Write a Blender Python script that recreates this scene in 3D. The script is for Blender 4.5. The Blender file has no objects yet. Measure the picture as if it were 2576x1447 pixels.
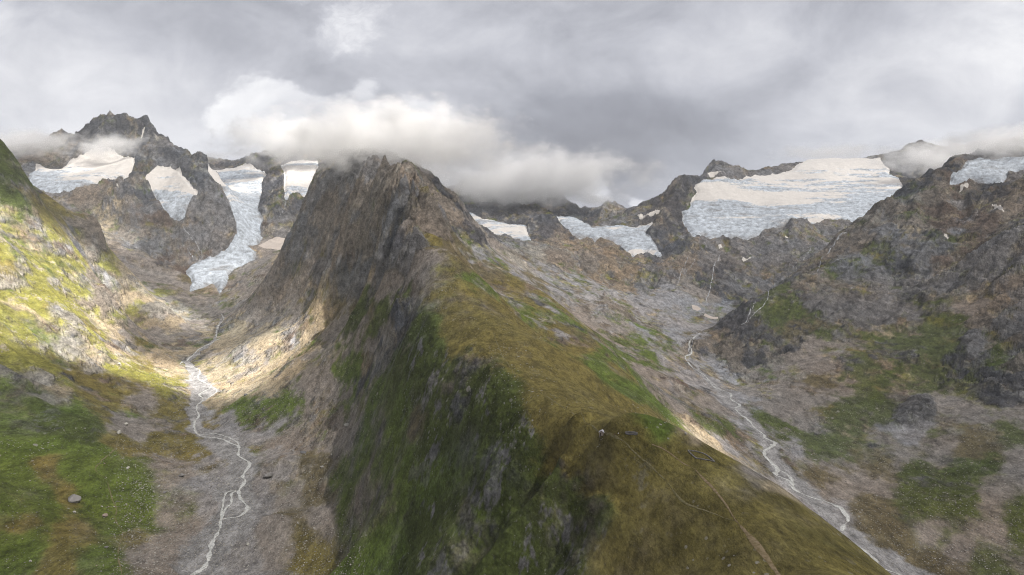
import bpy, bmesh, math, random, os
import numpy as np
from mathutils import Vector, Matrix

# ------------------------------------------------------------------ camera, sky, sun, exposure
S = bpy.context.scene
COL = S.collection
PITCH = math.radians(2.69)
cam_d = bpy.data.cameras.new("camera")
cam = bpy.data.objects.new("camera", cam_d)
COL.objects.link(cam)
cam.location = (0, 0, 0)
cam.rotation_euler = (math.radians(90) - PITCH, 0, 0)
cam_d.sensor_width = 36
cam_d.lens = 18 / math.tan(math.radians(35))
cam_d.clip_start = 1
cam_d.clip_end = 60000
S.camera = cam
S.render.resolution_x = 1024
S.render.resolution_y = 575
S.view_settings.view_transform = 'Standard'
S.view_settings.look = 'None'
S.view_settings.gamma = 1
S.view_settings.exposure = 1.4
S.cycles.use_denoising = True
S.cycles.denoising_prefilter = 'FAST'
S.cycles.use_adaptive_sampling = False
S.cycles.filter_width = 1.1
S.cycles.max_bounces = 10
S.cycles.diffuse_bounces = 2
S.cycles.volume_bounces = 8
S.cycles.transparent_max_bounces = 16
S.cycles.volume_step_rate = 1.0
S.cycles.volume_max_steps = 64

SUNV = Vector((0.50, -0.40, 0.77)).normalized()      # towards the sun
sun_d = bpy.data.lights.new("sun", 'SUN')
sun_d.energy = 5.0
sun_d.angle = math.radians(0.5)
sun_d.color = (1.0, 0.95, 0.87)
sun = bpy.data.objects.new("sun", sun_d)
COL.objects.link(sun)
sun.rotation_euler = SUNV.to_track_quat('Z', 'Y').to_euler()
EL = math.asin(SUNV.z)
AZ = math.atan2(SUNV.x, SUNV.y)

F = 1839.0
CP, SP = math.cos(PITCH), math.sin(PITCH)


# ---- tiny node helper: expressions on sockets
class NT:
    def __init__(s, tree):
        s.t = tree
        s.n = tree.nodes
        s.l = tree.links

    def new(s, kind, **kw):
        n = s.n.new(kind)
        for k, v in kw.items():
            setattr(n, k, v)
        return n

    def put(s, sock, v):
        if isinstance(v, bpy.types.NodeSocket):
            s.l.new(v, sock)
        else:
            sock.default_value = v

    def m(s, op, a, b=0.0, c=0.0, clamp=False):
        n = s.new('ShaderNodeMath', operation=op, use_clamp=clamp)
        s.put(n.inputs[0], a)
        s.put(n.inputs[1], b)
        s.put(n.inputs[2], c)
        return n.outputs[0]

    def vm(s, op, a, b=(0, 0, 0), scale=1.0):
        n = s.new('ShaderNodeVectorMath', operation=op)
        s.put(n.inputs[0], a)
        s.put(n.inputs[1], b)
        n.inputs[3].default_value = scale
        return n.outputs[0]

    def noise(s, vec, scale, detail=4, rough=0.55, dist=0.0, ntype='FBM', out=0):
        n = s.new('ShaderNodeTexNoise', noise_type=ntype)
        s.put(n.inputs['Vector'], vec)
        n.inputs['Scale'].default_value = scale
        n.inputs['Detail'].default_value = detail
        n.inputs['Roughness'].default_value = rough
        n.inputs['Distortion'].default_value = dist
        return n.outputs[out]

    def rng(s, v, a, b, c=0.0, d=1.0, smooth=True):
        n = s.new('ShaderNodeMapRange')
        n.interpolation_type = 'SMOOTHSTEP' if smooth else 'LINEAR'
        s.put(n.inputs['Value'], v)
        for k, x in zip(('From Min', 'From Max', 'To Min', 'To Max'), (a, b, c, d)):
            s.put(n.inputs[k], x)
        return n.outputs[0]

    def mix(s, f, a, b, blend='MIX'):
        n = s.new('ShaderNodeMix', data_type='RGBA', blend_type=blend)
        s.put(n.inputs[0], f)
        for i, v in ((6, a), (7, b)):
            if isinstance(v, tuple) and len(v) == 3:
                v = (*v, 1.0)
            s.put(n.inputs[i], v)
        return n.outputs[2]

    def comb(s, x, y, z):
        n = s.new('ShaderNodeCombineXYZ')
        for i, v in enumerate((x, y, z)):
            s.put(n.inputs[i], v)
        return n.outputs[0]


def build_world():
    w = bpy.data.worlds.new("World")
    S.world = w
    w.use_nodes = True
    t = w.node_tree
    t.nodes.clear()
    N = NT(t)
    tc = N.new('ShaderNodeTexCoord')
    D = tc.outputs['Generated']
    sep = N.new('ShaderNodeSeparateXYZ')
    N.l.new(D, sep.inputs[0])
    y = N.m('MAXIMUM', N.m('ABSOLUTE', sep.outputs[1]), 0.12)
    # bearing and height of the sky point, as tangents
    X = N.m('DIVIDE', sep.outputs[0], y)
    Y = N.m('DIVIDE', sep.outputs[2], y)
    P = N.comb(X, N.m('MULTIPLY', Y, 1.5), 0.0)
    warp = N.noise(P, 3.0, 5, 0.55, out=1)
    wv = N.vm('SCALE', N.vm('SUBTRACT', warp, (0.5, 0.5, 0.5)), scale=0.16)
    warp2 = N.noise(P, 11.0, 4, 0.6, out=1)
    wv2 = N.vm('SCALE', N.vm('SUBTRACT', warp2, (0.5, 0.5, 0.5)), scale=0.075)
    Pw = N.vm('ADD', N.vm('ADD', P, wv), wv2)
    s2 = N.new('ShaderNodeSeparateXYZ')
    N.l.new(Pw, s2.inputs[0])
    XW = N.m('ADD', N.m('MULTIPLY', s2.outputs[0], F), 1288.0)
    YW = N.m('SUBTRACT', 637.0, N.m('MULTIPLY', s2.outputs[1], F / 1.5))

    def blob(u, v, su, sv, amp, hard=0):
        a = N.m('MULTIPLY', N.m('SUBTRACT', XW, float(u)), 1.0 / su)
        b = N.m('MULTIPLY', N.m('SUBTRACT', YW, float(v)), 1.0 / sv)
        r = N.m('ADD', N.m('MULTIPLY', a, a), N.m('MULTIPLY', b, b))
        if hard:
            g = N.rng(r, 0.35, 1.9, 1.0, 0.0)
        else:
            g = N.m('POWER', 2.718, N.m('MULTIPLY', r, -1.0))
        return N.m('MULTIPLY', g, amp)
    tot = None
    for b in SKY_BLOBS:
        g = blob(*b)
        tot = g if tot is None else N.m('ADD', tot, g)
    n1 = N.noise(P, 2.6, 7, 0.55, 0.6)
    n2 = N.noise(N.vm('ADD', P, (5.2, 1.3, 0)), 6.0, 9, 0.62, 0.5)
    n3 = N.noise(N.vm('ADD', Pw, (1.2, 7.3, 0)), 9.0, 9, 0.66, 0.2)
    # tufted edges of the bright cumulus
    def cum(lst, lo, hi):
        t2 = None
        for b in lst:
            g = blob(*b)
            t2 = g if t2 is None else N.m('MAXIMUM', t2, g)
        t2 = N.m('ADD', t2, N.m('MULTIPLY', N.m('SUBTRACT', n3, 0.5), 1.5))
        return N.rng(t2, lo, hi)
    c1 = cum(CUM_1, 0.30, 0.66)
    c2 = cum(CUM_2, 0.28, 0.80)
    base = N.m('ADD', SKY_BASE, tot)
    base = N.m('ADD', base, N.m('MULTIPLY', N.m('SUBTRACT', n1, 0.5), 0.75))
    base = N.m('ADD', base, N.m('MULTIPLY', N.m('SUBTRACT', n2, 0.5), 0.65))
    base = N.m('ADD', base, N.m('MULTIPLY', c1, N.rng(YW, 250.0, 430.0, 0.30, 0.10)))
    base = N.m('ADD', base, N.m('MULTIPLY', c2, 0.38))
    ramp = N.new('ShaderNodeValToRGB')
    cr = ramp.color_ramp
    cr.elements[0].position = 0.0
    cr.elements[0].color = (0.20, 0.205, 0.24, 1)
    cr.elements[1].position = 1.0
    cr.elements[1].color = (0.98, 0.98, 0.98, 1)
    for p, c in ((0.25, (0.31, 0.32, 0.365)), (0.5, (0.50, 0.51, 0.56)), (0.75, (0.72, 0.725, 0.76))):
        e = cr.elements.new(p)
        e.color = (*c, 1)
    N.l.new(base, ramp.inputs[0])
    sky = N.new('ShaderNodeTexSky', sky_type='NISHITA', sun_disc=False)
    sky.sun_elevation = EL
    sky.sun_rotation = AZ
    sky.altitude = 2500
    blue = N.vm('SCALE', sky.outputs[0], scale=0.10)
    # overcast nearly everywhere: only a little blue sky comes through
    thin = N.rng(N.noise(P, 1.3, 3, 0.5), 0.62, 0.8, 0.0, 0.35)
    up = N.rng(sep.outputs[2], 0.35, 0.6)
    colr = N.mix(N.m('MULTIPLY', thin, up), ramp.outputs[0], blue)
    over = N.mix(N.rng(sep.outputs[2], 0.34, 0.7), colr, N.mix(thin, (0.52, 0.54, 0.58), blue))
    under = N.mix(N.rng(sep.outputs[2], -0.02, -0.15), over, (0.10, 0.10, 0.09))
    # unseen sky behind the viewer dimmed, to darken the foreground
    back = N.vm('SCALE', under, scale=0.5)
    under = N.mix(N.rng(sep.outputs[1], 0.35, -0.25), under, back)
    bg = N.new('ShaderNodeBackground')
    N.l.new(under, bg.inputs[0])
    bg.inputs[1].default_value = 0.45
    out = N.new('ShaderNodeOutputWorld')
    N.l.new(bg.outputs[0], out.inputs[0])
    w.cycles.sampling_method = 'MANUAL'
    w.cycles.sample_map_resolution = 512


SKY_BASE = 0.50
# (bearing, height, half widths, strength)
SKY_BLOBS = [
    (150, 230, 330, 140, 0.16), (300, 400, 320, 120, 0.10), (2000, 270, 500, 200, 0.08), (450, 60, 300, 110, -0.12), (620, 170, 240, 90, -0.06),
    (1330, 190, 330, 130, -0.10), (1420, 390, 320, 110, -0.40), (1700, 330, 320, 90, -0.24),
    (1150, 120, 160, 90, 0.12), (1250, 460, 240, 50, -0.10), (1620, 100, 200, 120, 0.0),
    (2000, 120, 300, 160, 0.06), (2420, 170, 170, 130, 0.24), (2560, 80, 110, 140, 0.22),
    (2200, 300, 260, 90, 0.03), (1370, 20, 350, 60, -0.16), (20, 60, 60, 60, 0.15),
    (480, 330, 200, 60, 0.04),
]
CUM_1 = [(680, 290, 150, 80, 1.0), (840, 330, 220, 75, 1.0), (1030, 330, 190, 70, 1.0), (930, 245, 60, 40, 0.8), (1130, 350, 140, 60, 0.8)]
CUM_2 = [(860, 70, 150, 100, 0.55), (720, 0, 120, 40, 0.5), (1470, 480, 45, 45, 1.1), (1600, 510, 50, 30, 1.1), (1470, 440, 20, 40, 0.9)]
build_world()

# ------------------------------------------------------------------ terrain
rs = np.random.RandomState(7)
TAB = rs.rand(512, 512).astype(np.float32)
TAB2 = rs.rand(512, 512).astype(np.float32)
f32 = np.float32


def vnoise(x, y, tab=TAB):
    ix = np.floor(x).astype(np.int32)
    iy = np.floor(y).astype(np.int32)
    fx = (x - ix).astype(f32)
    fy = (y - iy).astype(f32)
    fx = fx * fx * (3 - 2 * fx)
    fy = fy * fy * (3 - 2 * fy)
    ix &= 511
    iy &= 511
    jx = (ix + 1) & 511
    jy = (iy + 1) & 511
    a = tab[ix, iy]
    b = tab[jx, iy]
    c = tab[ix, jy]
    d = tab[jx, jy]
    return (a + (b - a) * fx) * (1 - fy) + (c + (d - c) * fx) * fy


def fbm(x, y, wl, octs=4, gain=0.5, ridged=False, seed=0.0):
    """-1..1 about, wl = the longest wavelength in metres"""
    s = np.zeros_like(x, dtype=f32)
    amp, tot = 1.0, 0.0
    c, sn = math.cos(0.6), math.sin(0.6)
    px, py = x / wl + seed, y / wl + seed * 1.7
    for o in range(octs):
        n = vnoise(px, py, TAB if o % 2 else TAB2) * 2 - 1
        if ridged:
            n = 1 - 2 * np.abs(n)
        s += n * amp
        tot += amp
        amp *= gain
        px, py = (px * c - py * sn) * 2.03 + 13.7, (px * sn + py * c) * 2.03 + 7.1
    return s / tot


def vnoise3(x, y, z, tab=TAB):
    iz = np.floor(z).astype(np.int32)
    fz = (z - iz).astype(f32)
    fz = fz * fz * (3 - 2 * fz)
    ix = np.floor(x).astype(np.int32)
    iy = np.floor(y).astype(np.int32)
    fx = (x - ix).astype(f32)
    fy = (y - iy).astype(f32)
    fx = fx * fx * (3 - 2 * fx)
    fy = fy * fy * (3 - 2 * fy)

    def lay(k):
        a0, a1 = (ix + k * 157) & 511, (ix + 1 + k * 157) & 511
        b0, b1 = (iy + k * 311) & 511, (iy + 1 + k * 311) & 511
        a, b, c, d = tab[a0, b0], tab[a1, b0], tab[a0, b1], tab[a1, b1]
        return (a + (b - a) * fx) * (1 - fy) + (c + (d - c) * fx) * fy
    l0 = lay(iz)
    return l0 + (lay(iz + 1) - l0) * fz


def fbm3(x, y, z, wl, octs=4, gain=0.5, ridged=False, seed=0.0):
    s = np.zeros_like(x, dtype=f32)
    amp, tot = 1.0, 0.0
    c, sn = math.cos(0.7), math.sin(0.7)
    px, py, pz = x / wl + seed, y / wl + seed * 1.7, z / wl + seed * 0.6
    for o in range(octs):
        n = vnoise3(px, py, pz, TAB if o % 2 else TAB2) * 2 - 1
        if ridged:
            n = 1 - 2 * np.abs(n)
        s += n * amp
        tot += amp
        amp *= gain
        px, py, pz = (px * c - py * sn) * 2.03 + 13.7, ((px * sn + py * c) * c - pz * sn) * 2.03 + 7.1, ((px * sn + py * c) * sn + pz * c) * 2.03 + 3.3
    return s / tot


def sstep(a, b, v):
    t = np.clip((v - a) / (b - a), 0, 1)
    return t * t * (3 - 2 * t)


def project(x, y, z):
    a = y * CP - z * SP
    b = y * SP + z * CP
    return 1288 + F * x / a, 723.5 - F * b / a


def place(u, v, d):
    """the point seen at bearing/height (u, v), d metres ahead"""
    rx, rv = (u - 1288) / F, -(v - 723.5) / F
    Y = CP + rv * SP
    Z = -SP + rv * CP
    return rx / Y * d, d, Z / Y * d


# control points of the relief, read as (bearing, height, metres ahead), grouped by landform
CTRL = {
 'ridge': """L 2050,1447,232 1950,1447,250 1845,1305,310 1700,1180,385 1515,1097,450 1480,1064,500 1423,1030,560 1350,990,650 1300,945,760 1260,890,880 1240,840,1000 1200,800,1120 1150,760,1250 1090,715,1400 1075,690,1480 1062,640,1620 1050,600,1750 1035,555,1900
S 2240,1447,300 2100,1330,345 1950,1215,400 1840,1165,440 1720,1112,480 1610,1085,500
S 1735,1122,850 1640,1030,1100 1580,960,1350 1500,860,1750 1400,765,2150 1330,705,2450 1260,650,2750
L 1600,1447,330 1570,1250,400 1450,1095,490 1340,1040,600 1220,950,800 1140,860,1050 1060,740,1380
L 850,1447,970 850,1200,1350 878,1080,1550 845,930,1900 862,870,2000 920,800,1900
1000,900,1400 1000,1100,1050 1000,1300,830 1000,1447,720 1200,1000,800 1200,1200,640 1200,1447,520 1400,1200,510 1400,1447,420 1750,1447,290 1000,740,1720 1450,950,1250 1350,850,1500 1250,760,1700
1560,1035,850 1500,1045,650 1180,700,1900 1150,660,2080 930,1000,1400 930,1200,1080 1100,1300,700 1300,1300,490 1100,1000,930 1500,1200,440""",
 'peak': """L 1035,555,1900 1015,510,2100 985,465,2300 960,438,2500 937,420,2700
L 720,722,3100 742,600,3150 772,505,3200 806,428,3300
L 937,420,2700 982,428,2800 1041,436,2950 1065,446,3000 1089,461,3050 1112,481,3100 1132,497,3130 1148,517,3150 1164,548,3150 1175,580,3150 1200,605,3050
850,425,3150 890,422,2950 860,600,2800 900,680,2500 950,600,2350 1000,650,2000 950,740,2250 850,780,2500 880,500,2800 930,520,2550 800,640,3000
1238,628,3000 1050,520,2600 1100,560,2600 1120,620,2350""",
 'left_valley': """L 500,1447,1020 560,1330,1170 600,1230,1370 620,1170,1500 570,1110,1680 490,1080,1780 495,1010,2050 530,970,2250 470,910,2550 540,855,2900 560,795,3400 548,773,3550 555,738,3800
485,735,3750 780,1000,1850 750,900,2200 700,1300,1180 700,850,2600 760,800,2700 640,1000,1980 640,850,2650
690,700,3600 650,740,3500 700,1447,1000 720,1150,1480 400,1320,1200 410,1150,1520""",
 'left_slope': """0,1447,850 0,1200,1080 0,1000,1330 0,800,1650 0,600,2000 0,470,2250 200,1447,890 200,1200,1180 200,1000,1520 200,850,1950
200,720,2350 200,620,2650 350,1447,940 400,1000,1900 350,900,2250 300,780,2750 430,872,2650
L 0,367,2400 16,398,2450 43,434,2500 83,487,2600 130,513,2700 177,540,2780 221,572,2850 252,607,2900 315,670,3050 339,694,3080 394,777,3200
440,1000,1980 -150,300,2300 -150,700,1500 -150,1100,1000 280,1080,1450 100,900,1650""",
 'left_mountain': """440,720,3600 374,700,3650 350,650,3750 250,580,3950 150,525,4050 461,662,4080 90,490,4250 200,475,4250 330,465,4300 200,440,4500
B 50,370,5000 110,365,5000 170,338,5050 210,350,5050 244,306,5000 276,302,5000 307,308,5000 351,300,4950 361,303,4930 368,314,4900 394,335,4850 418,355,4800 449,383,4720 473,406,4650
L 473,406,4650 500,414,4600 520,438,4550 540,473,4480 564,509,4430 583,548,4380 595,584,4320 591,611,4260
330,415,4550 170,405,4750 300,398,4750 50,400,4700 110,392,4850 530,640,4180 430,545,4280 480,548,4270 400,430,4600 445,428,4620 360,440,4520 350,500,4350 300,560,4150 380,600,4120 430,640,4080
200,530,4180 540,570,4300 0,400,4800 -150,350,4800""",
 'glacier_head': """605,690,4000 640,640,4250 640,590,4550 620,530,4850 600,470,5300 600,435,5700 600,413,6000
B 500,405,6100 560,407,6100 620,402,6150 650,390,6100 690,385,6000 740,378,5950 810,375,5900
L 680,430,5600 705,426,5450 713,501,4850 705,544,4650
670,446,5500 666,489,5150 652,513,5000 760,410,5700 740,470,5100 770,490,5000 740,560,4700 730,600,4500
700,600,4480 720,640,4000""",
 'far_mountains': """B 1100,460,5700 1140,490,5700 1180,455,5800 1240,475,5800 1298,505,5700 1340,480,5800 1390,480,5800 1428,508,5700 1440,515,5650 1455,532,5600 1479,548,5500 1491,544,5500 1522,519,5600 1542,512,5600 1566,525,5550 1593,541,5500 1605,530,5400 1625,528,5350 1652,509,5200 1677,489,5100 1689,481,5080 1724,450,5000 1748,452,5100
1200,545,5150 1250,600,4500 1300,565,4950 1392,550,5050 1455,560,5050 1495,615,4550 1577,627,4400 1600,650,4300 1664,640,4300 1560,580,4700 1640,570,4700 1525,560,5300
1640,722,3800 1620,680,3950 1660,680,3950 1350,615,4300 1450,645,4100 1550,705,3900 1400,720,3200 1300,645,3500 1500,790,2800 1500,745,3200""",
 'right_glacier_cliff': """B 1748,452,5100 1779,430,5350 1799,424,5400 1823,434,5400 1854,447,5500 1866,446,5600 1917,436,5700 1957,422,5750 1980,418,5800 2004,424,5900 2083,418,6000 2162,418,6000 2225,414,5900 2240,406,5850 2260,388,5800 2280,369,5750 2304,360,5700 2339,370,5700 2400,380,5800 2480,380,5900
L 1744,607,4350 1791,607,4350 1831,607,4350 1878,603,4350 1910,592,4380 1953,582,4400 1988,560,4420 2020,560,4430 2044,572,4400 2075,554,4450 2103,564,4430 2134,572,4430 2178,586,4400 2245,532,4550 2296,495,4800
1900,520,4850 2100,500,4850 2000,460,5250 2200,450,5250 1713,540,4700 1740,505,4850 1756,465,5100 2380,430,5300
1808,812,3280 1700,740,3600 1740,690,3900 1830,700,3900 1950,700,3820 2050,640,4030 1900,760,3500 1990,725,3600 1690,620,4300 1700,680,3950 1680,560,4650""",
 'right_mountain': """L 2422,410,3300 2394,430,3300 2351,454,3250 2311,489,3200 2280,505,3180 2248,525,3150 2225,556,3130 2193,580,3100 2154,611,3080 2114,643,3050 2075,674,3030 2043,698,3000 2004,714,2980 1957,737,2950 1917,769,2920 1886,804,2890 1860,832,2850 1856,867,2750 1862,880,2650 1904,918,2500 1938,964,2250
2300,700,2650 2300,600,2900 2450,550,2900 2576,470,2850 2450,470,3120 2576,442,3150
B 2430,408,3450 2500,395,3600 2576,385,3600 2720,380,3600
2100,800,2550 2100,900,2200
2300,850,2250 2300,1000,1800 2450,900,1900 2450,750,2250 2576,1000,1550 2576,800,1900 2576,600,2300 2300,1200,1400 2100,1100,1700 2000,1000,2000
2450,1300,1150 2450,1100,1450 2576,1200,1220 2576,1447,960 1800,880,2780 1775,905,2650 1835,895,2700 2720,700,2000 2720,1100,1300 2720,1447,900""",
 'right_valley': """L 2290,1447,1030 2200,1390,1100 2120,1340,1170 2130,1290,1240 2000,1240,1330 1950,1180,1450 1935,1130,1580 1890,1060,1820 1850,1020,1980 1790,965,2250 1735,900,2580 1730,880,2680 1755,840,2950 1808,812,3250
1700,1050,1500 1800,1110,1450 1900,1180,1380 1600,900,2200 1650,850,2700 1600,800,3100 1700,800,3200 1700,960,2000
1850,970,2350""",
}
pts, grp = [], []
GROUPS = list(CTRL)
for gi, g in enumerate(GROUPS):
    for line in CTRL[g].split('\n'):
        tk = line.split()
        mode = tk[0] if tk[0] in 'LBS' else ''
        pp = [np.array(place(*map(float, t.split(',')))) for t in (tk[1:] if mode else tk)]
        if mode:
            q = [pp[0]]
            for a_, b_ in zip(pp[:-1], pp[1:]):
                k = max(1, int(np.linalg.norm((b_ - a_)[:2]) / (0.045 * a_[1])))
                q += [a_ + (b_ - a_) * (i + 1) / k for i in range(k)]
            if mode == 'S':
                q += [p + np.array([0.07 * p[1] + 12, 0.02 * p[1], -0.055 * p[1] - 14]) for p in q[::2]]
            if mode == 'B':
                q += [p * np.array([1.09, 1.09, 1]) - np.array([0, 0, 260]) for p in q[::3]]
            pp = q
        for p in pp:
            if not any(abs(p[0] - o[0]) + abs(p[1] - o[1]) < 0.006 * p[1] for o in pts):
                pts.append(p)
                grp.append(gi)
for (x, y, z) in [(100, 60, -114), (60, 150, -112), (-60, 150, -150), (190, 150, -150), (-400, 300, -460), (-250, 100, -380), (450, 300, -440), (700, 500, -465),
                  (-400, 700, -455), (-500, 500, -450), (560, 800, -460),
                  (-3000, 1500, 700), (-4500, 3500, 900), (-5500, 6000, 700), (-3000, 8000, 300), (0, 8500, 200), (3000, 8500, 300), (5500, 6000, 700),
                  (4000, 3500, 1000), (3000, 1500, 700)]:
    pts.append((x, y, z))
    grp.append(0 if abs(x) < 200 else (3 if x < 0 else 8))
PTS = np.array(pts)
GRP = np.array(grp)
n = len(PTS)
CJ = 0.012 * PTS[:, 1] + 4


def kern(x, y, j0=None):
    dx = x[:, None] - PTS[None, :, 0]
    dy = y[:, None] - PTS[None, :, 1]
    return np.sqrt(dx * dx + dy * dy + CJ[None, :] ** 2)


A = np.zeros((n + 3, n + 3))
A[:n, :n] = kern(PTS[:, 0], PTS[:, 1])
A[np.arange(n), np.arange(n)] -= 0.35 * CJ * 0.15
pol = np.c_[np.ones(n), PTS[:, 0] / 1000, PTS[:, 1] / 1000]
A[:n, n:] = pol
A[n:, :n] = pol.T
SOL = np.linalg.solve(A, np.r_[PTS[:, 2], 0, 0, 0])
W = SOL[:n].astype(f32)
PX, PY, C2 = PTS[:, 0].astype(f32), PTS[:, 1].astype(f32), (CJ ** 2).astype(f32)


def base_height(x, y):
    """height and its two slopes"""
    x = np.asarray(x, f32).ravel()
    y = np.asarray(y, f32).ravel()
    Z = np.empty_like(x)
    GX = np.empty_like(x)
    GY = np.empty_like(x)
    for i in range(0, len(x), 20000):
        dx = x[i:i + 20000, None] - PX
        dy = y[i:i + 20000, None] - PY
        r = np.sqrt(dx * dx + dy * dy + C2)
        Z[i:i + 20000] = r @ W
        ir = W / r
        GX[i:i + 20000] = (dx * ir).sum(1)
        GY[i:i + 20000] = (dy * ir).sum(1)
    Z += SOL[n] + SOL[n + 1] * x / 1000 + SOL[n + 2] * y / 1000
    GX += SOL[n + 1] / 1000
    GY += SOL[n + 2] / 1000
    return Z, GX, GY


Q = float(os.environ.get('TQ', '1'))
NC, NR = int(1460 * Q), int(2300 * Q)
Y0, Y1 = 55.0, 8200.0
T = np.linspace(-0.82, 0.82, NC)
# more rows where the mountain faces stand
yy = np.linspace(math.log(Y0), math.log(Y1), 4000)
dens = 0.35 + 1.0 * sstep(4.9, 5.4, yy) + 0.5 * sstep(7.4, 8.0, yy) - 1.1 * sstep(8.72, 8.85, yy)
cd = np.cumsum(dens)
cd = (cd - cd[0]) / (cd[-1] - cd[0])
YR = np.exp(np.interp(np.linspace(0, 1, NR), cd, yy))
GXX = (T[None, :] * YR[:, None]).astype(f32)
GYY = np.repeat(YR[:, None], NC, 1).astype(f32)
SH = GXX.shape
# the smooth relief on a coarser net, then spread onto the fine one
st = 3
ci = np.arange(0, NC + st, st)
ri = np.arange(0, NR + st, st)
Tc = np.interp(ci, np.arange(NC), T)
Yc = np.interp(ri, np.arange(NR), YR)
cxx = Tc[None, :] * Yc[:, None]
cyy = np.repeat(Yc[:, None], len(Tc), 1)
Zc, Gxc, Gyc = (a.reshape(cxx.shape) for a in base_height(cxx, cyy))


def spread(a, st=3):
    r = np.arange(NR) / st
    c = np.arange(NC) / st
    r0 = np.minimum(r.astype(int), a.shape[0] - 2)
    c0 = np.minimum(c.astype(int), a.shape[1] - 2)
    fr = (r - r0)[:, None].astype(f32)
    fc = (c - c0)[None, :].astype(f32)
    top = a[r0][:, c0] * (1 - fc) + a[r0][:, c0 + 1] * fc
    bot = a[r0 + 1][:, c0] * (1 - fc) + a[r0 + 1][:, c0 + 1] * fc
    return (top * (1 - fr) + bot * fr).astype(f32)


Z0, GX0, GY0 = spread(Zc), spread(Gxc), spread(Gyc)


class Relief:
    """looks things up on the net: height at (x, y), or the ground first met in a direction"""
    def __init__(s, Z):
        s.Z = Z
        ang = np.maximum.accumulate(Z / GYY, 0)
        s.ang = ang

    def rc(s, x, y):
        c = (np.asarray(x) / np.asarray(y) - T[0]) / (T[1] - T[0])
        r = np.interp(np.asarray(y), YR, np.arange(NR))
        return np.clip(r, 0, NR - 1.001), np.clip(c, 0, NC - 1.001)

    def get(s, A, x, y):
        r, c = s.rc(x, y)
        r0 = r.astype(int)
        c0 = c.astype(int)
        fr, fc = r - r0, c - c0
        return (A[r0, c0] * (1 - fr) + A[r0 + 1, c0] * fr) * (1 - fc) + (A[r0, c0 + 1] * (1 - fr) + A[r0 + 1, c0 + 1] * fr) * fc

    def hit(s, u, v, dmin=0.0):
        rx, rv = (u - 1288) / F, -(v - 723.5) / F
        Yd = CP + rv * SP
        t, k = rx / Yd, (-SP + rv * CP) / Yd
        c = int(round((t - T[0]) / (T[1] - T[0])))
        c = min(max(c, 0), NC - 1)
        col = s.ang[:, c]
        if dmin:
            k0 = int(np.searchsorted(YR, dmin))
            col = np.r_[np.full(k0, -9.0), np.maximum.accumulate(s.Z[k0:, c] / YR[k0:])]
        i = int(np.searchsorted(col, k))
        if i >= NR:
            return None
        i = max(i, 1)
        a, b = col[i - 1], col[i]
        f = (k - a) / max(b - a, 1e-9)
        yv = YR[i - 1] + (YR[i] - YR[i - 1]) * min(max(f, 0), 1)
        return float(t * yv), float(yv)


R0 = Relief(Z0)
U0, V0 = project(GXX, GYY, Z0)

# ---- what covers the ground: samples read from the photograph, hung on the relief
PAL = {
 'g': (0.104, 0.142, 0.028), 'l': (0.215, 0.210, 0.055), 'm': (0.100, 0.116, 0.045), 'o': (0.172, 0.144, 0.046), 'd': (0.090, 0.112, 0.032), 'b': (0.145, 0.122, 0.070),  # l is the grass with sunlight put into its colour
 's': (0.262, 0.234, 0.214), 'w': (0.370, 0.305, 0.215), 'y': (0.285, 0.280, 0.292), 'r': (0.305, 0.300, 0.312),
 'k': (0.150, 0.150, 0.168), 't': (0.360, 0.310, 0.265), 'u': (0.235, 0.180, 0.150), 'p': (0.480, 0.455, 0.410),
 'q': (0.420, 0.330, 0.240),
}
CLS = list(PAL)
ROCKY = {'g': .22, 'l': .3, 'm': .35, 'o': .10, 'd': .45, 'b': .25, 's': .22, 'w': .22, 'y': .08, 'r': 1.0, 'k': 1.15, 't': .95, 'u': .9, 'p': .55, 'q': .7}
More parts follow.
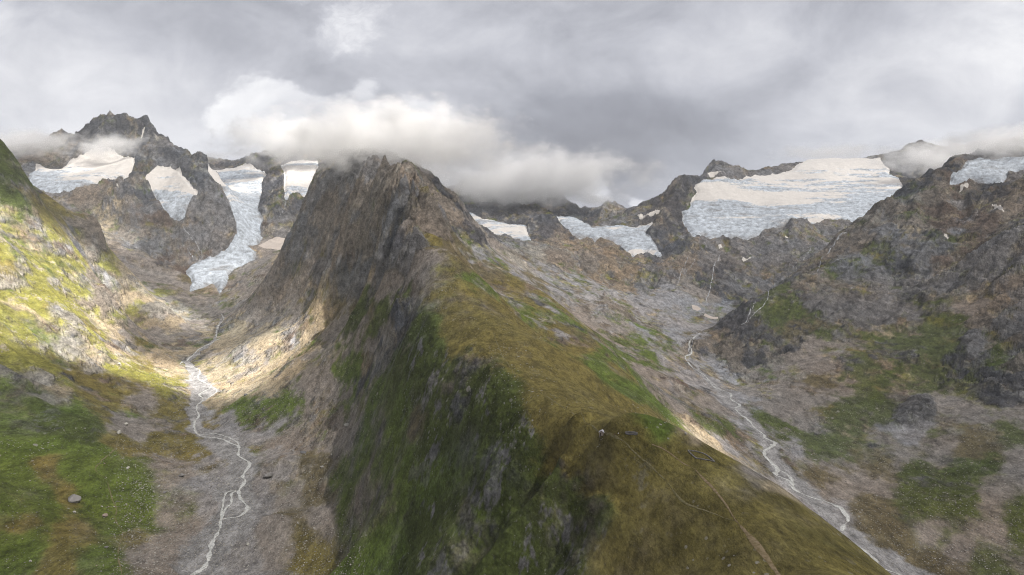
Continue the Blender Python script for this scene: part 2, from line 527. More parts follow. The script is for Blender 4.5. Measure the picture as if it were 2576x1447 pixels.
COVER = {
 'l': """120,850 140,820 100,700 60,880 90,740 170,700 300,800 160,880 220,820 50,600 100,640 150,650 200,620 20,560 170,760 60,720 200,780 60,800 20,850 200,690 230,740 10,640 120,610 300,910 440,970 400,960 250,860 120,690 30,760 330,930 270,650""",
 'o': """780,1400 200,1350 60,1330 180,1230 120,1180 1765,1133 1850,1185 1700,1112 1800,1165 1740,1128 1140,770 1180,810 1650,1350 1560,1400 1700,1420 1550,930 1480,870 1690,1082 1340,740 1290,700 1700,1102 1420,780 1640,1040 1540,1010 1480,960 1200,800 1300,850 1400,950 1450,1000 1500,1050 1550,1100 1650,1200 1750,1250 1900,1300 2000,1400 1600,1095 1850,1200 2100,1400 1350,900
 1250,780 1150,730 1450,850 1350,760 1080,600 1060,575 1500,1200 1600,1250 1450,1130 820,765 450,1030 450,1100 400,1080 300,1100 350,1350 150,1430
 250,1000 100,560 350,930 150,570 80,570 280,640 1700,1150 1950,1250 1800,1330 1850,1420 1360,1010 1440,1080 320,960""",
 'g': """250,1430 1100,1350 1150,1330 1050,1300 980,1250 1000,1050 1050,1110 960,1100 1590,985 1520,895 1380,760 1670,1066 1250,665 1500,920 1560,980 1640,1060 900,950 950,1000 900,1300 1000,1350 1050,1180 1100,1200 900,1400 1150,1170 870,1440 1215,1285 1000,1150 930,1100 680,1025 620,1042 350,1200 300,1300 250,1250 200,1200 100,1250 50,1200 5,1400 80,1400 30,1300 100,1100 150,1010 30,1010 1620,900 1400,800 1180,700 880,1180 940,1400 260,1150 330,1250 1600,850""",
 'm': """2260,900 2210,945 2170,1000 2120,1060 2330,830 2290,880 2400,870 2250,1010 2150,950 2200,905 2250,860 2300,800 2350,880 2300,980 2150,1050 2050,1130 2380,1320 2230,1020 2480,1410 2540,1080 1960,790""",
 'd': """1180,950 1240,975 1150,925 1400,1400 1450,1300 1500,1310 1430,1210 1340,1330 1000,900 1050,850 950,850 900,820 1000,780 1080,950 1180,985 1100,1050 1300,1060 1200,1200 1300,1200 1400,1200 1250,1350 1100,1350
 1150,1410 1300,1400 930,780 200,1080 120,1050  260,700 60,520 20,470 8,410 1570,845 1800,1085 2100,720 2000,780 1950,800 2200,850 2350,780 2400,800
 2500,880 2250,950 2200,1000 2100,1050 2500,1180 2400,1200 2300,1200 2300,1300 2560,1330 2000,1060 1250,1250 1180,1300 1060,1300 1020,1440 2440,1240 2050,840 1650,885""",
 'b': """1250,680 1180,640 1120,625 1100,690 1150,680 1050,1050 1020,820 850,770 820,1180 800,1250
 500,720 2000,830 2100,1200 2250,1330 2350,1420 2450,1120 1330,700 1500,860 1200,660 760,1330 2060,1000 2200,1180 2170,1280""",
 's': """700,1350 2130,960 2060,990 2010,1030 2550,1045 2480,1055 2400,1085 2330,1115 2260,1150 2190,1190 2120,1230 1065,705 960,870 960,730 1030,720 1200,595 860,825 800,900 850,865 800,950 830,1000 850,1100 780,1050 750,780 600,900 750,1100 820,1330 720,1260
 450,1180 400,1200 450,1300 400,1400 330,1060 335,835 400,850 480,830 460,740 400,700 350,670 520,780 560,760 600,770 650,720 600,745 680,640 700,680
 1550,820 1650,960 1700,1000 1780,1000 1870,1180 1750,745 2050,880 2100,900 2000,950 1920,970 1980,1010 2450,770 2400,1020 2450,1060 2200,1110 2350,1120
 2500,1250 2400,1370 2350,1330 1450,800 1280,660 760,700 660,790 350,1000 1700,900 2560,1180 2520,1330""",
 'w': """780,800 700,820 650,850 720,900 640,930 680,980 510,1000 280,855 330,705 380,760 440,810 260,575 700,622 1700,1080 1730,1100 1800,1130 1950,1222 560,860
 560,940 420,900 480,870 760,860 560,975""",
 'y': """520,1190 700,1100 650,1080 700,1180 650,1250 620,1400 550,1420 580,1300 560,1150 530,1060 500,970 1250,640 1350,685 1450,700 1500,740 1600,760 1400,740 1400,700
 1650,860 1680,900 1850,1130 1750,920 1830,1010 1900,1090 1950,1150 2000,1210 2100,1300 2250,1420 1690,740 1700,800 1780,790 2300,1080 1640,800 1560,760 1300,690
 610,1340 640,1180 1750,850 1480,720""",
 'r': """950,650 880,700 1040,620 1000,560 940,560 850,500 900,480 1000,520 780,620 900,440 1060,480 800,720 150,510 350,540 400,580 350,620 480,600 540,560
 560,600 520,480 450,400 400,360 60,430 700,590 1300,600 1620,680 1800,650 1900,650 2000,600 2100,600 1850,700 1900,740 1950,680 1540,540 1800,440 2300,370
 2250,600 2200,650 2150,680 2100,780 2150,800 2200,760 2250,720 2300,680 2400,700 2500,650 2550,600 2560,460 2560,780 2450,880 2300,1045 830,470 1640,700
 2350,740 2480,720 100,440 760,560""",
 'k': """1000,600 500,430 350,320 280,320 370,420 350,480 690,450 690,500 740,530 650,395
 1200,540 1250,560 1350,540 1400,560 1200,600 1700,530 1680,510 1700,620 1800,720 1620,555 1850,812 2320,470 2280,470 2350,600 1900,850 1950,870 2500,480
 2300,900 2400,930 2450,950 2520,980 1740,490 1650,540 440,370 1300,540 1450,540 2350,460 1140,540 2010,860 2260,690 1000,820""",
 't': """900,600 950,500 870,650 1000,450 800,560 760,680 930,560 820,600 840,550 1100,520 1150,570 1080,560 740,700   270,760  250,605 300,590 200,530 430,620 420,600 100,400 740,565 1400,655
 1450,640 1420,612 1540,752 1560,790 1720,670 2150,600 2300,550 2350,500 2550,520 2500,800 2560,900 860,560 1760,880 1840,885 2050,700 900,540 1120,560 1480,660""",  # part of the peak rock set paler here, sky light put into colour
 'u': """450,650 420,640 2400,510 2450,560 2420,620 380,560 2380,560""",
 'p': """430,792 32,680 75,950 200,850 250,885 1300,655 1325,670 1370,655    """,
 'q': """1530,680 1560,700 1545,690 1430,620""",
}
sf, sc = [], []
for k, txt in COVER.items():
    for tok in txt.split():
        u, v = map(float, tok.split(','))
        h = R0.hit(u, v)
        if h is None:
            continue
        sf.append((u / 60, v / 60, 9 * math.log(h[1])))
        sc.append(CLS.index(k))
SF = np.array(sf, f32)
SC = np.array(sc)


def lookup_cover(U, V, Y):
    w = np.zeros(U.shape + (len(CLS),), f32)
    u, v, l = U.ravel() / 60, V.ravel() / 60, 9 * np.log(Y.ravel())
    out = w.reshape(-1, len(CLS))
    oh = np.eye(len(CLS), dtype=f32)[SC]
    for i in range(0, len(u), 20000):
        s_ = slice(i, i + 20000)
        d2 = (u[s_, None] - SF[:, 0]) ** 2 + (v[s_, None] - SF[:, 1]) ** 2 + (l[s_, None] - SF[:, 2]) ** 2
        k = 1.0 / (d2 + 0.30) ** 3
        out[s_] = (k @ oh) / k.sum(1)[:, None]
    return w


# irregular borders: the place that is looked up wanders by a few per cent of the distance
def wander(x, y, z, d, amt=1.0):
    yz = y + 1.2 * z
    a = fbm(x, yz, 260, 5, 0.6, seed=3.3) * 0.02 * d * amt
    b = fbm(x, yz, 260, 5, 0.6, seed=9.1) * 0.02 * d * amt
    return a, b


Uc, Vc = project(cxx, cyy, Zc)
cov0 = lookup_cover(Uc.astype(f32), Vc.astype(f32), cyy.astype(f32))
rocky_c = cov0 @ np.array([ROCKY[c] for c in CLS], f32)
ROCK0 = spread(rocky_c)
ROCK0 = ROCK0 + 0.30 * sstep(0.30, 0.42, GXX / GYY) * sstep(-360, -250, Z0) * sstep(1300, 1800, GYY) * (1 - ROCK0)

# ---- ice: outlines of the glaciers and snow patches  (name, label, category, near, far, outline, thickness, kind)
ICE = [
 ('glacier', 'wide glacier shelf with grey blue front high on the left mountain under mist', 'glacier', 3900, 5000,
  '72,455 78,440 90,432 83,416 95,414 125,421 150,420 160,412 175,402 220,392 260,385 300,388 338,395 340,425 325,445 330,462 300,462 275,463 240,472 200,480 150,489 110,489 90,488 80,478', 16, 'ice', 437),
 ('glacier', 'small steep glacier with creamy snow cap between two dark rock ribs on the left', 'glacier', 4100, 4800,
  '365,462 370,445 392,430 400,425 430,422 460,437 475,455 497,485 495,492 480,500 470,540 455,541 430,542 418,538 402,515 382,485', 14, 'ice', 478),
 ('glacier', 'long cracked glacier tongue winding down to the head of the left valley', 'glacier', 3500, 6050,
  '515,428 560,424 600,420 640,424 668,430 672,440 660,470 655,500 648,530 665,560 655,580 660,600 655,615 630,625 650,635 640,655 600,675 575,695 570,715 557,740 545,722 530,715 510,722 480,733 478,700 465,682 480,668 540,650 590,620 600,600 598,570 590,550 578,520 560,480 545,460 525,440', 22, 'ice', 462),
 ('glacier', 'hanging glacier with a ragged pale blue front beside the cloud capped central peak', 'glacier', 4700, 5850,
  '703,420 720,412 760,408 800,410 803,430 790,450 795,475 780,500 770,520 765,500 750,488 735,490 725,508 715,508 712,480 712,450', 16, 'ice', 470),
 ('glacier', 'very wide glacier on the right skyline, cream snow above and blue grey ice below', 'glacier', 4250, 6100,
  '1750,458 1775,452 1800,452 1860,450 1930,440 1990,424 2030,400 2083,395 2162,395 2215,398 2235,425 2240,440 2260,450 2270,470 2275,495 2296,496 2260,515 2240,540 2213,566 2185,588 2172,578 2134,572 2103,562 2075,554 2044,570 2020,558 1988,560 1953,580 1925,582 1905,594 1878,604 1860,600 1831,608 1815,604 1791,608 1770,602 1744,607 1728,590 1716,560 1712,535 1735,520 1745,490 1752,480 1745,468', 18, 'ice', 505),
 ('glacier', 'forked glacier below the dark notched peaks at the head of the right valley', 'glacier', 4100, 5300,
  '1392,546 1430,541 1455,548 1470,560 1495,572 1530,568 1560,570 1600,575 1640,560 1650,572 1630,590 1640,610 1665,640 1660,655 1640,648 1620,640 1600,648 1586,655 1580,640 1560,622 1530,612 1512,604 1498,617 1480,600 1460,605 1440,590 1410,568', 14, 'ice', 556),
 ('glacier', 'thin broken ice apron under the dark cliff directly below the flat cloud base', 'glacier', 4300, 5200,
  '1155,512 1170,512 1190,530 1215,548 1250,552 1280,560 1320,570 1330,590 1340,612 1310,605 1290,600 1270,592 1255,598 1235,585 1215,575 1190,555', 9, 'ice', 556),
 ('glacier', 'pale blue ice cliff at the far right edge above a reddish rock face', 'glacier', 3050, 4000,
  '2386,469 2390,450 2415,430 2430,415 2470,405 2520,398 2576,396 2640,398 2640,440 2576,436 2536,440 2530,452 2508,466 2480,460 2449,458 2430,470 2415,474', 16, 'ice', 0),
 ('snow_patch', 'pinkish snow fan lying on the moraine beside the bend of the long glacier tongue', 'snow patch', 3600, 4700,
  '648,622 670,608 700,603 740,610 735,622 700,630 670,628', 3, 'snow', 0),
 ('snow_patch', 'small white snow patch on the reddish face near the right edge', 'snow patch', 2300, 3200, '2488,537 2505,540 2528,549 2520,552 2500,547', 3, 'snow', 0),
 ('snow_patch', 'short oval snow patch below the reddish face on the right mountain', 'snow patch', 2300, 3300, '2368,603 2380,604 2392,611 2375,611', 3, 'snow', 0),
 ('snow_patch', 'curved snow patch beside the red rock gully below the right ice cliff', 'snow patch', 2700, 3600, '2415,484 2428,477 2437,480 2436,487 2424,489 2412,497', 3, 'snow', 0),
 ('snow_patch', 'snow patch on the dark cliff below the middle of the widest glacier', 'snow patch', 3300, 4600, '1862,657 1870,652 1890,657 1888,661 1870,660', 3, 'snow', 0),
 ('snow_patch', 'snow patch at the top of the longest waterfall on the right cliff', 'snow patch', 3300, 4600, '1805,627 1815,624 1818,632 1808,634', 3, 'snow', 0),
 ('snow_patch', 'small snow patch high on the cliff between the waterfalls', 'snow patch', 3300, 4600, '1972,604 1985,604 1988,608 1976,608', 3, 'snow', 0),
 ('snow_patch', 'dirty snow tongue in the gorge where the right stream starts', 'snow patch', 3000, 3800, '1772,788 1790,796 1806,797 1808,804 1785,802 1770,795', 3, 'snow', 0),
 ('snow_patch', 'grey snow bed at the foot of the cliff above the right stream gorge', 'snow patch', 3000, 3900, '1738,766 1755,770 1765,778 1755,783 1742,778', 3, 'snow', 0),
 ('snow_patch', 'little snow patch on the brown slabs below the left glacier shelf', 'snow patch', 3900, 4600, '285,490 300,488 308,492 295,495', 3, 'snow', 0),
 ('snow_patch', 'steep snow gully just under the highest summit on the left', 'snow patch', 4500, 5100, '352,345 358,325 367,318 362,335 357,350', 3, 'snow', 0),
 ('snow_patch', 'streaky snow strips on the slope right of the notched far peak', 'snow patch', 4500, 5500, '1600,548 1630,545 1668,544 1660,552 1625,558 1610,556', 3, 'snow', 0),
 ('snow_patch', 'snow field hugging the dark pyramid on the skyline of the widest glacier', 'snow patch', 5000, 5700, '1770,446 1790,441 1815,442 1830,448 1790,452', 3, 'snow', 0),
]


def poly(txt):
    return np.array([tuple(map(float, t.split(','))) for t in txt.split()])


def signed(P, U, V):
    """distance to an outline, positive inside"""
    x0, y0 = P[:, 0], P[:, 1]
    x1, y1 = np.roll(x0, -1), np.roll(y0, -1)
    best = np.full(U.shape, 1e9, f32)
    ins = np.zeros(U.shape, bool)
    for a, b, c, d in zip(x0, y0, x1, y1):
        dx, dy = c - a, d - b
        t = np.clip(((U - a) * dx + (V - b) * dy) / (dx * dx + dy * dy + 1e-9), 0, 1)
        best = np.minimum(best, (U - a - t * dx) ** 2 + (V - b - t * dy) ** 2)
        ins ^= ((b > V) != (d > V)) & (U < (c - a) * (V - b) / (d - b + 1e-12) + a)
    return np.where(ins, np.sqrt(best), -np.sqrt(best))


wu, wv_ = wander(GXX, GYY, Z0, 300.0)          # metres
wU, wV = wu / GYY * F * 0.5, wv_ / GYY * F * 0.5
icef = []
ICEMASK = np.zeros(SH, f32)
for it in ICE:
    P = poly(it[5])
    rr = np.where((YR >= it[3]) & (YR <= it[4]))[0]
    r0, r1 = rr[0], rr[-1] + 1
    tmin, tmax = (P[:, 0].min() - 25 - 1288) / F, (P[:, 0].max() + 25 - 1288) / F
    c0, c1 = max(0, np.searchsorted(T, tmin)), min(NC, np.searchsorted(T, tmax))
    sl = (slice(r0, r1), slice(c0, c1))
    big = 7.0 if it[7] == 'ice' else 0.0
    sd = signed(P, U0[sl] + wU[sl] * big, V0[sl] + wV[sl] * big)
    # fade by distance limits
    icef.append((sl, sd))
    if it[7] == 'ice':
        ICEMASK[sl] = np.maximum(ICEMASK[sl], sstep(-3, 6, sd))

# ---- water courses, in the same reading: bearing, height, metres ahead, half width of the gravel bed (m)
BEDS = [
 '480,1447,1020,24.5 500,1447,1020,28.8 560,1330,1170,33.1 600,1230,1370,30.2 615,1170,1500,34.6 570,1110,1680,36.0 495,1080,1780,24.5 490,1040,1920,17.3 495,1010,2050,18.7 515,985,2160,33.1 500,950,2330,20.2 470,910,2550,13.0 540,855,2900,5.8 560,795,3400,3.6',
 '2330,1480,1000,24.5 2290,1447,1030,23.0 2200,1390,1100,27.4 2110,1320,1190,30.2 2050,1270,1280,31.7 1985,1215,1400,28.8 1950,1160,1500,28.8 1925,1110,1640,24.5 1880,1050,1850,17.3 1840,1010,2010,18.7 1790,965,2250,15.8 1740,910,2530,10.1 1732,880,2680,5.0 1755,840,2950,3.6',
]
BED = np.zeros(SH, f32)
for b in BEDS:
    q = [tuple(map(float, t.split(','))) for t in b.split()]
    for (a, c) in zip(q[:-1], q[1:]):
        pa, pc = place(*a[:3]), place(*c[:3])
        ymin, ymax = min(pa[1], pc[1]) - 160, max(pa[1], pc[1]) + 160
        r0, r1 = np.searchsorted(YR, ymin), np.searchsorted(YR, ymax)
        X, Y = GXX[r0:r1], GYY[r0:r1]
        dx, dy = pc[0] - pa[0], pc[1] - pa[1]
        t = np.clip(((X - pa[0]) * dx + (Y - pa[1]) * dy) / (dx * dx + dy * dy), 0, 1)
        dist = np.hypot(X - pa[0] - t * dx, Y - pa[1] - t * dy)
        wd = (a[3] + (c[3] - a[3]) * t)
        m = sstep(1.2, 0.8, (dist + fbm(X, Y, 90, 5, 0.7) * 38 * np.minimum(wd, 30) / 30) / wd)
        BED[r0:r1] = np.maximum(BED[r0:r1], m)

# ---- gullies running down the slopes, octave by octave
def gullies(x, y, gx, gy, wl, seed):
    px, py = x / wl + seed, y / wl + seed * 0.7
    ix, iy = np.floor(px), np.floor(py)
    g = np.sqrt(gx * gx + gy * gy) + 1e-4
    sx, sy = -gy / g, gx / g
    h = np.zeros_like(x)
    dxx = np.zeros_like(x)
    tot = np.zeros_like(x)
    for i in (-1, 0, 1):
        for j in (-1, 0, 1):
            cx, cy = ix + i, iy + j
            hx = TAB[cx.astype(np.int32) & 511, cy.astype(np.int32) & 511]
            hy = TAB2[cx.astype(np.int32) & 511, cy.astype(np.int32) & 511]
            vx, vy = px - cx - hx, py - cy - hy
            w = np.exp(-(vx * vx + vy * vy) * 2.2)
            ph = (vx * sx + vy * sy) * 5.2
            h += np.cos(ph) * w
            dxx += -np.sin(ph) * w * 5.2
            tot += w
    h /= tot
    dxx /= tot
    return h, dxx * sx, dxx * sy


Z = Z0.copy()
gx, gy = GX0.copy(), GY0.copy()
amask = ROCK0 * (1 - 0.85 * ICEMASK) * (1 - 0.95 * BED)
near = sstep(150, 700, GYY)
far_ = sstep(500, 1600, GYY)
for wl, k in ((420, .11), (190, .12), (92, .10), (46, .055), (23, .045), (12, .04)):
    g = np.sqrt(gx * gx + gy * gy)
    h, hx, hy = gullies(GXX, GYY, gx, gy, wl, wl * 0.013)
    if wl > 60:
        A_ = amask * np.minimum(g, 1.1) * (0.2 + 0.8 * far_)
    else:
        A_ = amask * np.clip(g, 0.12, 1.2)
    h = 1 - 2 * np.abs(h) if wl < 200 else h
    Z += wl * k * A_ * h
    if wl >= 200:
        gx += k * A_ * hx
        gy += k * A_ * hy
# broken rock, hummocks
yz = 0.5 * GYY + 0.8 * Z
crag = np.clip(amask - 0.15, 0, 1) * (0.25 + 0.75 * near)
Z += crag * fbm(GXX, yz, 130, 6, 0.6, ridged=True, seed=21.0) * (15.0 + 9.0 * far_)
Z += crag * fbm(GXX + 0.3 * yz, yz * 1.2, 30, 4, 0.7, ridged=True, seed=23.0) * (11.0 + 4.0 * far_)
Z += crag * fbm(GXX + 0.2 * yz, yz * 1.3, 10, 3, 0.7, ridged=True, seed=27.0) * 3.5 * sstep(3500, 1500, GYY)
Z += (1 - BED) * (1 - ICEMASK) * fbm(GXX, GYY, 34, 5, 0.5, seed=31.0) * (0.5 + 1.0 * near) * (0.5 + ROCK0)
Z += (1 - BED) * fbm(GXX, GYY, 4.0, 2, 0.6, seed=51.0) * 0.12
# benches of outcropping rock on the steep grass
Z += 0.6 * (1 - BED) * sstep(0.25, 0.6, ROCK0) * fbm(GXX + 0.5 * yz, yz, 9, 3, 0.6, ridged=True, seed=41.0)
Z = Z.astype(f32)
R1 = Relief(Z)


def slopes(Z):
    zt = np.gradient(Z, T, axis=1)
    zy = np.gradient(Z, YR, axis=0)
    zx = zt / GYY
    return zx.astype(f32), (zy - zx * GXX / GYY).astype(f32)


ZX, ZY = slopes(Z)
SLOPE = np.sqrt(ZX * ZX + ZY * ZY)
U1, V1 = project(GXX, GYY, Z)

# ---- colour of the ground, light in some tones included: outcrops and patches run along the valleys
GYS = (0.45 * GYY).astype(f32)
a_, b_ = wU * 3.0, wV * 3.0
COVF = np.stack([spread(cov0[..., k]) for k in range(len(CLS))], -1)
# wander by index shift: cheap irregular borders
ri_, ci_ = np.meshgrid(np.arange(NR), np.arange(NC), indexing='ij')
step_c = (T[1] - T[0]) * F
n1 = fbm(GXX, GYS + 1.2 * Z, 170, 6, 0.62, seed=61.0)
n2 = fbm(GXX, GYS + 1.2 * Z, 170, 6, 0.62, seed=71.0)
shift = 45 * np.clip(900 / GYY, 0.3, 1.2)
cs = np.clip(ci_ + (n1 * shift / step_c).astype(int), 0, NC - 1)
rs_ = np.clip(ri_ + (n2 * shift * 0.9).astype(int), 0, NR - 1)
COVF = COVF[rs_, cs]
streak = fbm(GXX * 1.0, (GYY + 1.0 * Z) * 1.0, 30, 5, 0.65, seed=81.0)
hX, hY, hZ = (np.pad(A[::2, ::2], ((0, 2), (0, 2)), mode='edge') for A in (GXX, GYS, Z))
calm = 1 - 0.5 * sstep(0.6, 0.25, ROCK0) * sstep(1700, 1200, GYY)
for k, c in enumerate(CLS):
    nz = spread(fbm3(hX, hY, hZ, 95 if c in 'lgobdm' else 75, 6, 0.72, seed=100 + 7.3 * k), 2)
    bias = nz * 10.5 * calm
    if c in 'lgobm':
        bias -= 0.9 * sstep(1.1, 2.2, SLOPE)
    if c in 'rkpt':
        bias += 0.7 * sstep(1.0, 2.2, SLOPE) - 0.6 * sstep(0.6, 0.2, SLOPE)
    COVF[..., k] = (COVF[..., k] + 0.012) * np.exp(bias)
COVF /= COVF.sum(-1, keepdims=True)
COVF = COVF ** 1.6
COVF /= COVF.sum(-1, keepdims=True)
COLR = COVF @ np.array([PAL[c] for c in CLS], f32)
ki = {c: i for i, c in enumerate(CLS)}
grass = COVF[..., ki['l']] + COVF[..., ki['m']] + COVF[..., ki['g']] + COVF[..., ki['o']] + COVF[..., ki['b']] + 0.6 * COVF[..., ki['d']]
rock = COVF[..., ki['r']] + COVF[..., ki['k']] + COVF[..., ki['t']] + COVF[..., ki['p']] + COVF[..., ki['u']] + COVF[..., ki['q']] + 0.15 * COVF[..., ki['d']]
# outcrops of pale schist in the rough grass
d_ = COVF[..., ki['d']]
oc = fbm3(GXX * 1.3, GYS * 1.1, Z * 0.6, 40, 6, 0.8, seed=201.0)
flank = sstep(1500, 1200, GYY) * sstep(0.35, 0.7, SLOPE)
ocm = sstep(0.10, 0.24, oc) * np.clip(d_ * 0.8 * flank + 0.35 * grass * flank * sstep(0.8, 1.1, SLOPE), 0, 1)
COLR = COLR * (1 - ocm[..., None]) + np.array([0.21, 0.205, 0.20], f32) * ocm[..., None]
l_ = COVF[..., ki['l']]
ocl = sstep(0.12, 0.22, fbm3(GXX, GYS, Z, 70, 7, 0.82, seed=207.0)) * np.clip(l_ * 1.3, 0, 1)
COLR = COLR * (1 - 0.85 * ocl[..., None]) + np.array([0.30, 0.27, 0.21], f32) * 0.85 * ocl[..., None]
# grain: stones, tufts, strata; finer close by
g1 = fbm(GXX, GYS + Z, 14, 3, 0.7, seed=211.0)
strata = fbm(GXX * 0.25 + Z * 0.25, Z + 0.45 * GXX, 26, 5, 0.7, seed=231.0)
val = 1 + 0.22 * g1 + 0.40 * strata * rock
val *= 1 - 0.40 * rock * sstep(0.1, 0.6, spread(fbm3(hX, hY, hZ, 80, 6, 0.65, seed=241.0), 2))
COLR *= np.clip(val, 0.35, 1.9)[..., None]
hue = fbm(GXX, GYS + Z, 240, 5, 0.6, seed=251.0)
COLR[..., 0] *= 1 + 0.13 * hue
COLR[..., 2] *= 1 - 0.13 * hue
# gravel bed
bedc = np.array([0.290, 0.286, 0.292], f32) * (1 + 0.25 * g1 + 0.2 * fbm(GXX, GYY, 30, 4, 0.6, ridged=True, seed=261.0))[..., None]
COLR = COLR * (1 - BED[..., None]) + bedc * BED[..., None]
COLR = np.clip(COLR, 0.01, 0.9)
COLR = np.concatenate([COLR, (np.clip(rock, 0, 1) * (1 - BED))[..., None], ], -1).astype(f32)
GRS = np.clip(grass, 0, 1) * (1 - BED)

# ---- meshes from the net
def net_mesh(name, faces_mask, Zs, colr, mat, smooth=True):
    """one object from the marked cells of the net"""
    r, c = np.nonzero(faces_mask)
    if len(r) == 0:
        return None
    i00 = r * NC + c
    q = np.stack([i00, i00 + 1, i00 + NC + 1, i00 + NC], -1)
    used, inv = np.unique(q.ravel(), return_inverse=True)
    me = bpy.data.meshes.new(name)
    me.vertices.add(len(used))
    co = np.stack([GXX.ravel()[used], GYY.ravel()[used], Zs.ravel()[used]], -1).astype(f32)
    me.vertices.foreach_set('co', co.ravel())
    me.loops.add(q.size)
    me.loops.foreach_set('vertex_index', inv.astype(np.int32))
    me.polygons.add(len(q))
    me.polygons.foreach_set('loop_start', np.arange(0, q.size, 4, dtype=np.int32))
    me.polygons.foreach_set('use_smooth', np.full(len(q), smooth))
    me.update()
    if colr is not None:
        at = me.color_attributes.new('cover', 'FLOAT_COLOR', 'POINT')
        cc = np.ones((len(used), 4), f32)
        cc[:, :colr.shape[-1]] = colr.reshape(-1, colr.shape[-1])[used]
        at.data.foreach_set('color', cc.ravel())
    me.materials.append(mat)
    o = bpy.data.objects.new(name, me)
    COL.objects.link(o)
    return o


def new_mat(name):
    m = bpy.data.materials.new(name)
    m.use_nodes = True
    return m, NT(m.node_tree), m.node_tree.nodes['Principled BSDF']


def sepx(N, s):
    q = N.new('ShaderNodeSeparateColor')
    N.l.new(s, q.inputs[0])
    return q.outputs[0]


def ground_material():
    m, N, b = new_mat('ground_cover')
    at = N.new('ShaderNodeAttribute', attribute_name='cover')
    tc = N.new('ShaderNodeTexCoord').outputs['Object']
    rk = at.outputs['Alpha']
    tw = N.vm('MULTIPLY', tc, (1, 0.4, 1))
    big = N.noise(tw, 0.022, 9, 0.76, 0.3)
    mid = N.noise(tw, 0.05, 8, 0.80)
    fine = N.noise(tw, 0.33, 4, 0.80)
    cr = N.noise(N.vm('MULTIPLY', tc, (1, 0.35, 0.6)), 0.045, 9, 0.74, 0.6, 'RIDGED_MULTIFRACTAL')
    crk = N.rng(cr, 0.25, 1.5, 0.70, 1.5, False)
    f = N.m('MULTIPLY', N.rng(mid, 0.36, 0.64, 0.48, 1.52, False), N.rng(fine, 0.34, 0.66, 0.66, 1.34, False))
    fr = N.m('MULTIPLY', N.rng(big, 0.3, 0.7, 0.68, 1.62, False), crk)
    f = N.m('MULTIPLY', f, N.m('ADD', N.m('MULTIPLY', N.m('SUBTRACT', fr, 1.0), rk), 1.0))
    sc = N.new('ShaderNodeVectorMath', operation='SCALE')
    N.l.new(at.outputs['Color'], sc.inputs[0])
    N.l.new(f, sc.inputs[3])
    colr = sc.outputs[0]
    # scattered stones
    patch = N.rng(N.noise(tw, 0.012, 6, 0.7), 0.44, 0.60)
    for sc_, rad, thr in ((0.30, 0.26, 0.72), (0.11, 0.20, 0.80), (0.04, 0.14, 0.86)):
        vo = N.new('ShaderNodeTexVoronoi')
        N.l.new(N.vm('MULTIPLY', tc, (1, 0.6, 1)), vo.inputs['Vector'])
        vo.inputs['Scale'].default_value = sc_
        on = N.m('MULTIPLY', N.m('LESS_THAN', vo.outputs['Distance'], rad), N.m('GREATER_THAN', sepx(N, vo.outputs['Color']), thr))
        on = N.m('MULTIPLY', on, N.m('MULTIPLY', patch, N.m('SUBTRACT', 0.85, N.m('MULTIPLY', rk, 0.5))))
        colr = N.mix(on, colr, (0.36, 0.345, 0.32))
    N.l.new(colr, b.inputs['Base Color'])
    b.inputs['Roughness'].default_value = 0.95
    b.inputs['Specular IOR Level'].default_value = 0.12
    bp = N.new('ShaderNodeBump')
    bp.inputs['Strength'].default_value = 1.0
    bp.inputs['Distance'].default_value = 1.0
    hr_ = N.m('ADD', N.m('MULTIPLY', cr, 3.2), N.m('ADD', N.m('MULTIPLY', big, 22.0), N.m('MULTIPLY', mid, 12.0)))
    hg_ = N.m('ADD', N.m('MULTIPLY', mid, 9.0), N.m('MULTIPLY', fine, 2.2))
    hh = N.m('ADD', N.m('MULTIPLY', hr_, rk), hg_)
    N.l.new(hh, bp.inputs['Height'])
    N.l.new(bp.outputs[0], b.inputs['Normal'])
    return m


GROUND = ground_material()
# landforms: every cell belongs to the landform of the nearest reading
step2 = 6
Ur, Vr = U0[::step2, ::step2], V0[::step2, ::step2]
Yr_ = GYY[::step2, ::step2]
pu, pv = project(PTS[:, 0], PTS[:, 1], PTS[:, 2])
reg = np.zeros(Ur.shape, np.int8)
for i in range(Ur.shape[0]):
    dd = (GXX[::step2, ::step2][i][:, None] - PTS[:, 0]) ** 2 + (Yr_[i][:, None] - PTS[:, 1]) ** 2
    reg[i] = GRP[np.argmin(dd, 1)]
rr_ = np.clip((ri_ + n2 * 20).astype(int), 0, NR - 1) // step2
cc_ = np.clip((ci_ + n1 * 20).astype(int), 0, NC - 1) // step2
REG = reg[rr_, cc_]
NAMES = {'ridge': 'grassy_ridge', 'peak': 'rocky_peak', 'left_valley': 'valley_floor', 'left_slope': 'grassy_hillside', 'left_mountain': 'mountain',
         'glacier_head': 'mountain', 'far_mountains': 'mountain', 'right_glacier_cliff': 'mountain', 'right_mountain': 'mountain', 'right_valley': 'valley_floor'}
for gi, g in enumerate(GROUPS):
    mk = (REG[:-1, :-1] == gi)
    o = net_mesh(NAMES[g], mk, Z, COLR, GROUND)
    if o:
        o['kind'] = 'structure'

